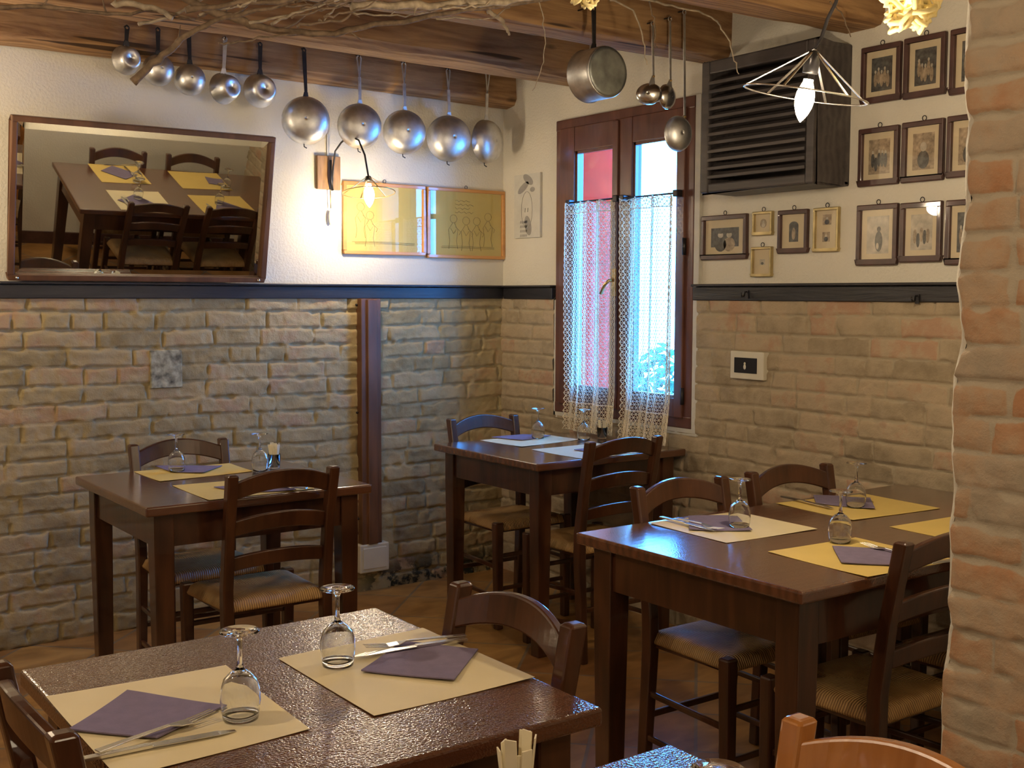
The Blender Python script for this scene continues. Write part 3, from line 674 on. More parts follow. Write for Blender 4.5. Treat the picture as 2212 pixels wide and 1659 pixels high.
# ------------------------------------------------------------------ mirror leaning forward
mY0, mY1, mZ0, mZ1 = -.046, -.190, 1.452, 2.061; mX0, mX1 = -2.372, -1.328
mt = thing('wall_mirror', 'wide mirror with a cut-glass edge in a thin wooden frame, tilted forward above the rail', 'mirror', ((mX0+mX1)/2, mY0, mZ0))
L_ = math.hypot(mY1-mY0, mZ1-mZ0); mt.rotation_euler = (math.atan2(mY0-mY1, mZ1-mZ0), 0, R(-1))
hw = (mX1-mX0)/2; fw = .022
mb = MB()
for (x0, x1, z0, z1) in ((-hw, hw, 0, fw), (-hw, hw, L_-fw, L_), (-hw, -hw+fw, fw, L_-fw), (hw-fw, hw, fw, L_-fw)): mb.box((x0, -.024, z0), (x1, .012, z1))
mb.build('frame', channel_wood, mt, bevel=.004)
x0, x1, z0, z1 = -hw+fw, hw-fw, fw, L_-fw; bv = .026
mb = MB(); ov = [(x0, -.006, z0), (x1, -.006, z0), (x1, -.006, z1), (x0, -.006, z1)]; iv = [(x0+bv, -.0085, z0+bv), (x1-bv, -.0085, z0+bv), (x1-bv, -.0085, z1-bv), (x0+bv, -.0085, z1-bv)]
bk = [(x0, 0, z0), (x1, 0, z0), (x1, 0, z1), (x0, 0, z1)]
mb.add(ov+iv+bk, [(4, 5, 6, 7), (0, 1, 5, 4), (1, 2, 6, 5), (2, 3, 7, 6), (3, 0, 4, 7), (11, 10, 9, 8), (8, 9, 1, 0), (9, 10, 2, 1), (10, 11, 3, 2), (11, 8, 0, 3)])
mb.build('bevelled_glass', mirror_m, mt)
for sx in (-hw+.03, hw-.03): MB().ball((sx, -.026, .012), .007).build('mounting_clip', steel, mt)

# ------------------------------------------------------------------ pans
def face_mat(yaw, pitch=0):      # local +Z of the lathe points to the room (-Y), turned by yaw, tilted by pitch
    return Matrix.Rotation(yaw, 3, 'Z') @ Matrix.Rotation(pitch, 3, 'X') @ Matrix.Rotation(R(90), 3, 'X')
def pan(name, lb, px, py, r_px, topy, Yp, yaw, kind, hm, pitch=.0, depthk=.5, split=False, topx=None):
    c = atY(px, py, Yp); k = F/((c-CAM).dot(cf)); r = r_px/k
    t_ = thing(name, lb, 'pan', c, 0, 'pans hanging from the beam')
    M3 = face_mat(yaw, pitch); mb = MB(); d = r*depthk
    if kind == 'round': prof = [(r*1.02, -d*.55), (r*1.0, -d*.5), (r*.985, -d*.2), (r*.93, d*.12), (r*.8, d*.42), (r*.6, d*.64), (r*.35, d*.77), (r*.12, d*.82), (1e-4, d*.83)]
    elif kind == 'flat': prof = [(r*1.02, -d*.6), (r*.98, -d*.5), (r*.9, -d*.1), (r*.8, d*.4), (r*.7, d*.7), (r*.62, d*.8), (r*.55, d*.82), (1e-4, d*.80)]
    else: prof = [(r*1.03, -d), (r*.99, -d*.97), (r*.985, d*.85), (r*.95, d*.98), (r*.88, d), (1e-4, d*.985)]
    inner = [(max(1e-4, a-.0022), b-.0022) for a, b in reversed(prof)]
    mb.lathe(prof+inner, 40, mi=0, mat=M3, close=True)
    body = mb.build('pan_body', aluminium if kind != 'pot' else aluminium, t_)
    if kind == 'pot':
        mb = MB(); mb.lathe([(r*.93, d*.985), (r*.93, d*1.0+.0015), (r*.8, d+.003), (1e-4, d+.002)], 40, mat=M3); mb.build('base_disc', dull_alu, t_)
    tp = atY(topx or px, topy, Yp)-c; up = Vector((0, 0, r*.98)); rim = M3 @ Vector((0, 0, -d*.45))
    hb = up+rim; sx = tp.x*.0
    mb = MB(); mb.bar(hb+Vector((0, 0, -.01)), hb+Vector((0, -.004, .02)), .03, .004, .016, .005)
    if split:
        h0 = hb+Vector((0, -.004, .018)); hm_ = h0.lerp(Vector((tp.x, h0.y, tp.z)), .55)
        mb.bar(h0, hm_, .014, .005)
        for s in (-1, 1): mb.bar(hm_, Vector((tp.x+s*.010, h0.y, tp.z)), .006, .004)
        mb.tube([Vector((tp.x+.010*math.cos(a_), h0.y, tp.z+.010*math.sin(a_))) for a_ in [PI*i/8 for i in range(9)]], .003)
        toptop = Vector((tp.x, h0.y, tp.z+.010))
    else:
        h0 = hb+Vector((0, -.004, .018)); h1 = Vector((tp.x, h0.y, tp.z)); mb.bar(h0, h1, .013, .005, .018, .005)
        mb.tube([h1+Vector((.008*math.cos(2*PI*i/10), 0, .006+.008*math.sin(2*PI*i/10))) for i in range(10)], .0028, closed=True)
        toptop = h1+Vector((0, 0, .012))
    hd = mb.build('handle', hm, t_)
    for s in (-.35, .35): MB().ball(hb+Vector((s*.02, -.004, -.004)), .004).build('rivet', aluminium, hd)
    yb = -.108 if Yp > -1 else -1.55
    mb = MB(); q = toptop; mb.tube([q+Vector((0, -.006, -.004)), q+Vector((0, 0, .004)), Vector((q.x, (yb+.03)-c.y, q.z+.004))], .0028); mb.build('nail', iron, t_)
    if kind == 'round' and r > .07:
        b_ = Vector((-.01, 0, -r*1.0))+rim; mb = MB(); mb.tube([b_, b_+Vector((0, -.002, -.012)), b_+Vector((.012, -.004, -.018))], .0025); mb.build('rim_hook', iron, t_)
    return t_
Yp = -.155
pan('saucepan', 'smallest flat-bottomed saucepan, leftmost of the hanging row', 277, 128, 31, 62, Yp, R(4), 'flat', iron, depthk=.75)
pan('saucepan', 'small round-bottomed pan second in the row, half behind the cut stick', 345, 150, 33, 66, Yp, R(-5), 'round', iron, depthk=.9)
pan('saucepan', 'small dented round pan third in the row', 412, 170, 33, 80, Yp, R(-12), 'round', iron, depthk=.9)
pan('saucepan', 'small double-rimmed saucepan fourth in the row', 490, 190, 33, 86, Yp, R(12), 'flat', aluminium, depthk=.8)
pan('saucepan', 'flat-bottomed saucepan with a dark handle, fifth in the row', 566, 194, 36, 98, Yp, R(-2), 'flat', iron, depthk=.7)
pan('frying_pan', 'large scratched pan on a straight black handle, above the mirror corner', 661, 258, 51, 110, Yp, R(-24), 'round', iron, depthk=.55)
pan('frying_pan', 'large dark scuffed pan directly above the wall lamp', 780, 271, 48, 124, Yp, R(-14), 'round', aluminium, depthk=.55, split=True)
pan('frying_pan', 'large smooth pan above the left ochre drawing, third from the corner', 877, 284, 47, 138, Yp, R(-14), 'round', aluminium, depthk=.55, split=True)
pan('frying_pan', 'largest pan of the row, second from the corner', 974, 298, 49, 152, Yp, R(-12), 'round', aluminium, depthk=.6, split=True)
pan('frying_pan', 'large pan nearest the corner, last of the row', 1058, 305, 46, 160, Yp, R(18), 'round', aluminium, depthk=.5, split=True)
pan('deep_pot', 'deep aluminium pot with a dull scraped base hanging from the middle beam', 1291, 160, 56, 20, -1.66, R(-1), 'pot', iron, depthk=.62)
def ladle(lb, px, top, junc, by, r_px, yaw, sc=(1, 1), m=steel, pitch=0.):
    Yl = -1.585; a = atY(px, top, Yl); j = atY(px+1, junc, Yl); c = atY(px-(2 if r_px < 30 else 8), by, Yl); k = F/((c-CAM).dot(cf)); r = r_px/k
    t_ = thing('ladle', lb, 'ladle', a, 0, 'ladles hanging from the middle beam'); mb = MB()
    mb.bar(a-a, j-a, .011, .003, .009, .004); mb.tube([Vector((.008*math.cos(2*PI*i/10), 0, .006+.008*math.sin(2*PI*i/10))) for i in range(10)], .002, closed=True)
    mb.bar(j-a, (c-a)+Vector((0, .0, r*.7)), .009, .004, .03, .003); mb.build('handle', aluminium, t_)
    mb = MB(); prof = [(r*math.cos(PI/2*i/8) if i < 8 else 1e-4, r*.62*math.sin(PI/2*i/8)) for i in range(9)]
    inn = [(max(1e-4, a_-.0015), b_-.0015) for a_, b_ in reversed(prof)]
    mb.lathe(prof+inn, 28, (c-a)+Vector((0, .015, 0)), mat=face_mat(yaw, pitch) @ Matrix.Diagonal(Vector((sc[0], sc[1], 1))), close=True); mb.build('bowl', m, t_)
    MB().ball((j-a)+Vector((0, -.004, -.004)), .004).build('rivet', brass, t_)
    yb = -1.55; MB().tube([(0, -.006, .012), (0, .002, .012), (0, yb-a.y+.03, .012)], .0025).build('nail', iron, t_)
ladle('small ladle with a pear-shaped bowl, leftmost of the three', 1410, 55, 163, 202, 26, R(-50), (1.1, .9))
ladle('round ladle hanging in the middle of the three', 1447, 45, 172, 208, 27, R(10))
ladle('long skimmer with a large bowl hanging lowest, in front of the window', 1478, 30, 250, 288, 35, R(-15), (.95, 1.1), aluminium)

# ------------------------------------------------------------------ lamps with wire shades
def wire_lamp(name, lb, c, rad, hgt, arm, board=None, power=9, n=6, tilt=(0, 0), bl=.105):
    t_ = thing(name, lb, 'lamp', c)
    apex = Vector((0, 0, hgt)); T3 = Matrix.Rotation(tilt[0], 3, Vector((.809, -.588, 0))) @ Matrix.Rotation(tilt[1], 3, Vector((.588, .809, 0)))
    apex = T3 @ apex
    MB().tube([p-Vector(c) for p in arm]+[apex], .0042, 8).build('arm', iron, t_)
    mb = MB()
    for i in range(n):
        a_ = 2*PI*i/n+.35; mb.bar(apex, T3 @ Vector((rad*math.cos(a_), rad*math.sin(a_), 0)), .0055, .0025, side=(-math.sin(a_), math.cos(a_), 0))
    mb.tube([T3 @ Vector((rad*math.cos(2*PI*i/36), rad*math.sin(2*PI*i/36), 0)) for i in range(36)], .0022, 6, closed=True)
    mb.build('wire_shade', steel if rad > .13 else brass, t_)
    s = MB(); bz = -.012
    s.lathe([(1e-4, hgt*.98), (.012, hgt*.96), (.018, hgt*.7), (.018, bl*.5), (1e-4, bl*.5)], 16, mat=T3); sk_ = s.build('socket', iron, t_)
    bp = [(1e-4, -.055), (.006, -.048), (.014, -.036), (.021, -.018), (.024, 0), (.022, .018), (.016, .034), (.012, .044), (.012, .05), (1e-4, .05)]
    sc = bl/.105
    mb = MB(); mb.lathe([(a_*sc, z_*sc+bz) for a_, z_ in bp], 20, mat=T3); mb.build('bulb', bulb_m, sk_)
    l = bulb_light('lamp_light', Vector((0, 0, 0)), power, .03); l.location = (0, 0, -.075); l.parent = t_
    return t_
cB = atY(797, 416, -.26)
bd0 = atY(684, 335, -.012); bd1 = atY(735, 411, -.012); bx = (bd0.x+bd1.x)/2
arm = [Vector((bx+.008, -.03, bd1.z+.01)), Vector((bx+.012, -.035, bd0.z-.05)), Vector((bx+.018, -.045, bd0.z+.02)), atY(737, 308, -.09), atY(755, 292, -.14), atY(775, 303, -.19), atY(788, 335, -.235)]
lb_ = wire_lamp('wall_lamp', 'lit bulb under a small wire shade on a curved arm beside the ochre drawings', cB, .115, .075, arm, power=4.6, tilt=(R(-8), R(-3)))
mb = MB(); mb.box(Vector((bd0.x, -.018, bd1.z))-cB, Vector((bd1.x, .0, bd0.z))-cB); mb.build('back_board', board_m, lb_, bevel=.003)
mb = MB(); mb.tube([Vector((bx+.002, -.03, bd0.z-.02))-cB, Vector((bx, -.035, bd1.z+.05))-cB, Vector((bx+.01, -.03, bd1.z-.005))-cB], .006); mb.build('bracket', iron, lb_)
mb = MB(); mb.tube([Vector((bx+.004, -.02, bd1.z))-cB, Vector((bx+.006, -.02, bd1.z-.085))-cB], .002); mb.build('pull_cord', brass, lb_)
mb = MB(); mb.ball(Vector((bx+.006, -.02, bd1.z-.125))-cB, .011, sc=(1, .5, 3.2))
for k in range(4): mb.box(Vector((bx+.012, -.022, bd1.z-.15+.016*k))-cB, Vector((bx+.026, -.018, bd1.z-.145+.016*k))-cB)
mb.build('pull_charm', white_pl, lb_)
mb = MB(); q = atY(710, 290, -.006); mb.box(Vector((bx-.004, -.008, bd0.z))-cB, Vector((bx+.004, .0, q.z))-cB); mb.build('cable_trunking', plaster2, lb_)
cA = atD(1740, 205, 2.75)
armA = [atD(1845, -140, 2.62), atD(1822, -60, 2.65), atD(1806, 5, 2.68), atD(1788, 40, 2.7), atD(1775, 80, 2.73)]
armA = [Vector((armA[0].x, armA[0].y, ZC))]+armA
la = wire_lamp('hanging_lamp', 'bright lit candle bulb under a large bare wire shade, hanging over the window-side table', cA, .145, .105, armA, power=11, n=6, tilt=(R(6), R(9)), bl=.1)

# glowing crochet shades at the top edge of the frame
def yarn_shade(lb, px, py, d, s, pw, sd):
    c = atD(px, py, d); t_ = thing('crochet_lampshade', lb, 'lamp', c); rr = random.Random(sd); mb = MB()
    for k in range(int(26*s/.09)):
        ang = rr.random()*2*PI; h_ = rr.random(); rad = s*(.25+.6*h_); base = Vector((rad*math.cos(ang), rad*math.sin(ang), s*(h_*1.3)))
        l = rr.uniform(.25, .4)*s; pts = []
        ax = Vector((rr.gauss(0, 1), rr.gauss(0, 1), rr.gauss(0, 1))).normalized(); bx_ = ax.orthogonal().normalized(); cx_ = ax.cross(bx_)
        for i in range(14): pts.append(base+bx_*l*math.cos(2*PI*i/14)+cx_*l*(1+.3*math.sin(3*i))*math.sin(2*PI*i/14))
        mb.tube(pts, s*.085, 6, closed=True)
    mb.build('crochet_net', yarn_m, t_)
    MB().tube([(0, 0, s*1.2), (0, 0, ZC-c.z)], .004).build('cord', iron, t_)
    MB().ball((0, 0, s*1.1), s*.22).build('bulb', bulb_m, t_)
    l = bulb_light('shade_light', (0, 0, s*1.1), pw, s*.22); l.parent = t_
yarn_shade('lit cream crochet lampshade at the top edge, above the framed photographs', 1968, 46, 2.75, .075, 2.5, 3)
yarn_shade('glowing cream crochet lampshade just entering the top edge beside the deep pot', 1262, 5, 2.9, .05, 1.5, 4)

# ------------------------------------------------------------------ branches
def branch(pts, r, m, lb, name='branch', group='dry vine branches under the ceiling', twigs=(), cat='branch'):
    P = [atY(px, py, y) for px, py, y in pts]; mb = MB()
    Q = []
    for i in range(len(P)-1):
        for k in range(4):
            t = k/4; p0 = P[max(i-1, 0)]; p1 = P[i]; p2 = P[i+1]; p3 = P[min(i+2, len(P)-1)]
            Q.append(.5*((2*p1)+(p2-p0)*t+(2*p0-5*p1+4*p2-p3)*t*t+(-p0+3*p1-3*p2+p3)*t**3)+Vector([rng.gauss(0, .0022) for _ in range(3)]))
    Q.append(P[-1]); n = len(Q); rs = [r[0]+(r[1]-r[0])*i/(n-1)+(.12*r[0] if i % 5 == 0 else 0) for i in range(n)]
    mb.tube(Q, rs, 8)
    for (i, dx, dz, l) in twigs:
        b = Q[min(n-1, i)]; mb.tube([b, b+Vector((dx*.5, -.01, dz*.4))*l, b+Vector((dx, -.02, dz))*l], [r[1]*.7+.001, r[1]*.5+.0008, .0008], 5)
    return tag(mb.build(name, m), lb, cat, group)
branch([(288, 177, -1.8), (330, 138, -1.8), (372, 104, -1.8), (400, 78, -1.82), (455, 50, -1.85), (530, 27, -1.9), (640, 5, -1.95), (760, -25, -2)], (.0105, .003), twig_m, 'cut brown stick end pointing down over the small pans', twigs=((9, .1, .5, .1),))
branch([(330, -45, -1.75), (430, 12, -1.75), (500, 38, -1.75), (560, 58, -1.75), (650, 72, -1.78), (750, 66, -1.8), (870, 44, -1.82), (1010, 22, -1.84), (1190, -4, -1.86), (1300, -30, -1.88)], (.0125, .005), twig_m, 'longest bent brown branch running along under the ceiling beams', twigs=((8, .4, .3, .15), (14, .5, .35, .2), (20, .4, -.2, .12)))
branch([(760, 12, -2.06), (870, 12, -2.06), (980, 9, -2.06), (1090, 2, -2.06), (1190, -12, -2.06), (1300, -30, -2.06)], (.011, .008), twig_l, 'thick pale peeling branch at the top centre', twigs=((5, -.1, -.3, .1),))
branch([(540, 48, -1.9), (600, 40, -1.9), (660, 20, -1.92), (720, -5, -1.95)], (.004, .002), twig_l, 'thin pale forked twig between the big branches')
branch([(590, 54, -1.95), (630, 28, -1.95), (690, 12, -1.95), (760, -12, -1.95)], (.004, .002), twig_l, 'thin pale twig crossing above the fourth saucepan')
branch([(690, 48, -1.9), (725, 20, -1.9), (750, -5, -1.9)], (.0035, .0018), twig_l, 'short slanting twig left of the pale branch')
branch([(640, 55, -1.9), (700, 46, -1.9), (745, 42, -1.9), (765, 20, -1.9), (800, 15, -1.9), (870, 22, -1.9), (930, 26, -1.9)], (.004, .0018), twig_m, 'thin hooked dark twig under the pale branch')
branch([(0, 18, -1.7), (90, 14, -1.7), (180, 24, -1.7), (270, 32, -1.7), (330, 22, -1.7), (420, 42, -1.7)], (.006, .003), twig_m, 'dark thin branch in the upper left corner', twigs=((4, .2, .3, .1), (10, -.1, .4, .12)))
branch([(300, 52, -1.66), (360, 40, -1.66), (420, 8, -1.68), (460, -15, -1.68)], (.005, .0025), twig_l, 'pale twig above the stick over the small pans')
branch([(240, 5, -1.7), (300, 12, -1.72), (345, 22, -1.74), (372, 40, -1.76)], (.009, .006), twig_l, 'stubby pale branch piece in the upper left')
branch([(470, 95, -1.8), (500, 92, -1.8), (560, 82, -1.8), (640, 74, -1.8)], (.0035, .002), twig_m, 'dark wispy twig lying along the second beam')
branch([(1052, 24, -1.56), (1075, 38, -1.565), (1090, 56, -1.565), (1100, 76, -1.56)], (.0085, .004), twig_l, 'short knobbly pale stub on the middle beam', twigs=())
branch([(1163, 2, -1.9), (1172, 40, -1.9), (1176, 95, -1.9), (1172, 145, -1.9), (1150, 196, -1.9)], (.0018, .001), twig_l, 'hair-thin twig dangling left of the deep pot')
branch([(1318, -2, -1.85), (1366, 22, -1.85), (1382, 60, -1.85), (1392, 100, -1.85), (1398, 140, -1.85)], (.0035, .0018), twig_l, 'thin knotty twig dangling right of the deep pot')
branch([(1402, 6, -1.85), (1412, 40, -1.85), (1416, 75, -1.85), (1412, 90, -1.85), (1420, 104, -1.85)], (.0028, .0015), twig_m, 'thin curled twig dangling above the small ladles')
branch([(1330, -8, -1.9), (1420, 6, -1.9), (1480, 18, -1.9), (1530, 34, -1.92), (1552, 56, -1.93), (1575, 90, -1.95), (1586, 130, -1.95), (1596, 160, -1.95)], (.004, .0018), twig_l, 'long bare twig curving down onto the louvred box', twigs=())
branch([(1795, 6, -2.3), (1815, 26, -2.3), (1828, 50, -2.3), (1838, 80, -2.3)], (.0028, .0015), twig_m, 'short twig behind the arm of the hanging lamp')
branch([(400, 20, -2.05), (560, 4, -2.05), (700, -12, -2.05)], (.007, .004), twig_m, 'brown branch along the top edge left of centre')

r4 = random.Random(21)
for k in range(16):
    x_ = r4.uniform(330, 960); y_ = r4.uniform(-5, 45); a_ = r4.uniform(-.45, .12); l_ = r4.uniform(70, 190); Yk = -1.97-.012*k if k % 2 else -1.72+.006*k; b_ = r4.uniform(-14, 14)
    branch([(x_, y_, Yk), (x_+l_*.35, y_+a_*l_*.35+b_*.6, Yk), (x_+l_*.7, y_+a_*l_*.7+b_, Yk), (x_+l_, y_+a_*l_-20, Yk)], (.0032, .0014), twig_m if k % 3 else twig_l, 'thin dry twig in the tangle of vine branches under the ceiling', twigs=((5, r4.uniform(-1, 1)*.4, r4.uniform(-.2, .5), .1),))

# ------------------------------------------------------------------ tables
def table(lb, x0, x1, y0, y1, m, group='dark wooden osteria tables', z=.765, leg=.062, ap=.105):
    cx, cy = (x0+x1)/2, (y0+y1)/2; t_ = thing('dining_table', lb, 'table', (cx, cy, 0), 0, group)
    a, b = (x1-x0)/2, (y1-y0)/2; th = .03
    mb = MB(); mb.box((-a, -b, z-th), (a, b, z)); mb.build('tabletop', m, t_, bevel=.006, seg=3)
    i = .035; mb = MB(); zt = z-th
    for (p, q) in (((-a+i+.01, -b+i+.01, zt-ap), (a-i-.01, -b+i+.03, zt)), ((-a+i+.01, b-i-.03, zt-ap), (a-i-.01, b-i-.01, zt)), ((-a+i+.01, -b+i+.01, zt-ap), (-a+i+.03, b-i-.01, zt)), ((a-i-.03, -b+i+.01, zt-ap), (a-i-.01, b-i-.01, zt))): mb.box(p, q)
    mb.build('apron', dark_wood, t_)
    for sx in (-1, 1):
        for sy in (-1, 1):
            X = sx*(a-i-leg/2); Y = sy*(b-i-leg/2); mb = MB(); mb.bar((X, Y, zt), (X, Y, zt-ap-.02), leg, leg, mi=0); mb.bar((X, Y, zt-ap-.02), (X, Y, 0), leg, leg, leg*.78, leg*.78); mb.build('leg', dark_wood, t_, bevel=.003)
    return t_
T1 = table('square dark wooden table below the mirror, against the left brick wall', -2.313, -1.55, -1.42, -.68, top_wood)
T2 = table('square dark wooden table in the far corner under the lace curtains', -.815, -.04, -1.365, -.635, top_wood)
T3 = table('long dark wooden table set for four, with blue window glare at one end', -1.495, -.09, -3.20, -2.43, top_wood, leg=.068, ap=.115)
T4 = table('glossy square dark table in the left foreground set for two', -2.985, -2.298, -3.488, -2.775, top_wood2)
T5 = table('corner of a dark table with blue glare at the bottom edge of the view', -3.0, -2.314, -4.35, -3.652, top_wood2)

# ------------------------------------------------------------------ chairs
def make_chair(wm, nm='rush_seat_chair'):
    t_ = thing(nm, 'x', 'chair', (0, 0, 0), 0, 'dark wooden chairs with woven straw seats')
    top = .855; zs = .44
    for s in (-1, 1):
        mb = MB()      # back leg and post in one, kinked at the seat
        pts = [((s*.168, -.185, 0), .030, .034), ((s*.168, -.162, zs-.05), .034, .040), ((s*.169, -.163, zs+.05), .034, .040), ((s*.168, -.185, .66), .033, .034), ((s*.170, -.222, top-.006), .034, .036), ((s*.170, -.223, top), .026, .028)]
        vs = []; fs = []
        for (c, w_, d_) in pts:
            for i, j in ((-1, -1), (1, -1), (1, 1), (-1, 1)): vs.append((c[0]+i*w_/2, c[1]+j*d_/2, c[2]))
        for k in range(len(pts)-1):
            for j in range(4): fs.append((k*4+j, k*4+(j+1) % 4, k*4+4+(j+1) % 4, k*4+4+j))
        fs += [(3, 2, 1, 0), tuple(len(vs)-4+j for j in range(4))]
        mb.add(vs, fs); mb.build('back_post', wm, t_, bevel=.005)
        mb = MB(); mb.bar((s*.178, .152, 0), (s*.180, .148, zs+.012), .032, .032, .038, .038); mb.build('front_leg', wm, t_, bevel=.006)
        for zz_ in (.13, .26):
            MB().bar((s*.172, -.175, zz_+.01), (s*.179, .150, zz_), .012, .018).build('side_stretcher', wm, t_, bevel=.004)
    for zz_ in (.17, .31): MB().bar((-.178, .150, zz_), (.178, .150, zz_), .018, .012, side=(0, 0, 1)).build('front_stretcher', wm, t_, bevel=.004)
    MB().bar((-.168, -.173, .2), (.168, -.173, .2), .02, .012, side=(0, 0, 1)).build('rear_stretcher', wm, t_, bevel=.004)
    def slat(name, z0, z1, arch, yb, curve=.028, y1=None):
        y1 = y1 if y1 is not None else yb; mb = MB(); n = 16; vs = []; fs = []; th = .018
        for i in range(n+1):
            u = -1+2*i/n; x = u*.156; cv = curve*(1-u*u); a_ = arch*(1-u*u)
            vs += [(x, yb-cv, z0+a_*.9), (x, yb-cv+th, z0+a_*.9), (x, y1-cv+th, z1+a_), (x, y1-cv, z1+a_)]
        for i in range(n):
            for j in range(4): fs.append((i*4+j, i*4+(j+1) % 4, i*4+4+(j+1) % 4, i*4+4+j))
        fs += [(3, 2, 1, 0), tuple(n*4+j for j in range(4))]
        mb.add(vs, fs); mb.build(name, wm, t_, bevel=.004)
    slat('top_rail', .772, .828, .034, -.212, y1=-.222)
    slat('back_slat', .655, .705, .022, -.190, .024, -.198)
    slat('back_slat', .545, .590, .016, -.177, .02, -.182)
    # woven seat: four triangular fields falling to rolled edges
    mb = MB(); n = 28; vs = []; fs = []
    def seat_pt(u, v):
        hw_ = .172+.016*(v+1)/2; x = u*hw_; y = -.005+v*.168
        e = max(abs(u), abs(v)); q = math.copysign(1, 1); z = zs+.018-.010*(e**8)*2+.006*(-abs(abs(u)-abs(v)))*0-.008*(1-e)
        z -= .004*math.exp(-((abs(abs(u)-abs(v)))/.05)**2)*e
        if e > .9: z -= .015*((e-.9)/.1)**2
        return (x, y, z)
    for i in range(n+1):
        for j in range(n+1): vs.append(seat_pt(-1+2*j/n, -1+2*i/n))
    for i in range(n):
        for j in range(n): a_ = i*(n+1)+j; fs.append((a_, a_+1, a_+n+2, a_+n+1))
    mb.add(vs, fs, 0, True)
    lo = [(x*.985, y*.985, zs-.024) for x, y, z in vs]; b0 = len(mb.v); mb.add(lo, [tuple(reversed(f)) for f in fs], 0, True)
    ring = [j for j in range(n+1)]+[i*(n+1)+n for i in range(1, n+1)]+[n*(n+1)+j for j in range(n-1, -1, -1)]+[i*(n+1) for i in range(n-1, 0, -1)]
    for k in range(len(ring)): a_, b_ = ring[k], ring[(k+1) % len(ring)]; mb.f.append((a_, b_, b0+b_, b0+a_)); mb.m.append(0); mb.sm.append(True)
    mb.build('seat', straw, t_)
    MB().box((-.165, -.155, zs-.036), (.165, .135, zs-.022)).build('seat_frame', wm, t_)
    return t_
ch0 = make_chair(dark_wood)
CH = [((-1.91, -1.285), 0, 'dark ladder-back chair on the near side of the table below the mirror'),
      ((-1.92, -.845), PI, 'dark chair tucked between the brick wall and the table below the mirror'),
      ((-.505, -1.285), 0, 'black-looking chair on the near side of the corner table'),
      ((-.49, -.755), PI, 'dark chair in the very corner of the room behind the corner table'),
      ((-1.065, -3.045), 0, 'dark chair on the near side of the long table, partly behind the brick pillar'),
      ((-.56, -3.045), 0, 'dark chair on the near side of the long table, seen only in the mirror'),
      ((-1.048, -2.59), PI, 'dark chair on the far side of the long table, left one with a blue glint'),
      ((-.575, -2.588), PI-.04, 'dark chair on the far side of the long table, the one nearer the wall'),
      ((-2.462, -3.172), PI/2, 'dark chair at the right side of the foreground table'),
      ((-2.845, -3.18), -PI/2, 'dark chair at the left side of the foreground table, cut by the left edge')]
for i, (p, rz, lb) in enumerate(CH):
    o = ch0 if i == 0 else copy_tree(ch0)
    o.location = (p[0], p[1], 0); o.rotation_euler = (0, 0, rz); o['label'] = lb
ch2 = make_chair(lamplit_wood); ch2.location = (-2.496, -4.02, 0); ch2.rotation_euler = (0, 0, PI/2)
ch2['label'] = 'dark varnished chair, painted in lamplit orange, at the bottom right corner of the view'

# ------------------------------------------------------------------ table settings
TZ = .765
def quad_sheet(name, pts, th, m, lb, cat, group, z=TZ, curl=0, sub=10):
    """thin sheet with four corners on the table, tiny waves"""
    P = [Vector((p[0], p[1], z)) for p in pts]; c = sum(P, Vector())/4; vs = []; fs = []; n = sub
    t = rng.random()*9
    for k, dz in ((0, .0004), (1, .0004+th)):
        for i in range(n+1):
            for j in range(n+1):
                u, v = j/n, i/n; p = (P[0]*(1-u)+P[1]*u)*(1-v)+(P[3]*(1-u)+P[2]*u)*v
                w_ = curl*(.5+.5*math.sin(u*5+t)*math.cos(v*4+t))*(abs(2*u-1)**2+abs(2*v-1)**2)/2
                vs.append(p-c+Vector((0, 0, dz+w_)))
    m0 = (n+1)**2
    for i in range(n):
        for j in range(n): a_ = i*(n+1)+j; fs += [(a_, a_+n+1, a_+n+2, a_+1), (m0+a_, m0+a_+1, m0+a_+n+2, m0+a_+n+1)]
    ring = [j for j in range(n+1)]+[i*(n+1)+n for i in range(1, n+1)]+[n*(n+1)+j for j in range(n-1, -1, -1)]+[i*(n+1) for i in range(n-1, 0, -1)]
    for k in range(len(ring)): a_, b_ = ring[k], ring[(k+1) % len(ring)]; fs.append((a_, b_, m0+b_, m0+a_))
    mb = MB(); mb.add(vs, fs, 0, False); o = mb.build(name, m); o.location = c
    return tag(o, lb, cat, group)
GM = 'straw-yellow paper placemats'; GN = 'folded violet paper napkins'
def rect(cx, cy, w_, h_, a):
    a = R(a); return [(cx+x*math.cos(a)-y*math.sin(a), cy+x*math.sin(a)+y*math.cos(a)) for x, y in ((-w_/2, h_/2), (w_/2, h_/2), (w_/2, -h_/2), (-w_/2, -h_/2))]
def px_rect(q): return [tuple(atZ(px, py, TZ)[:2]) for px, py in q]
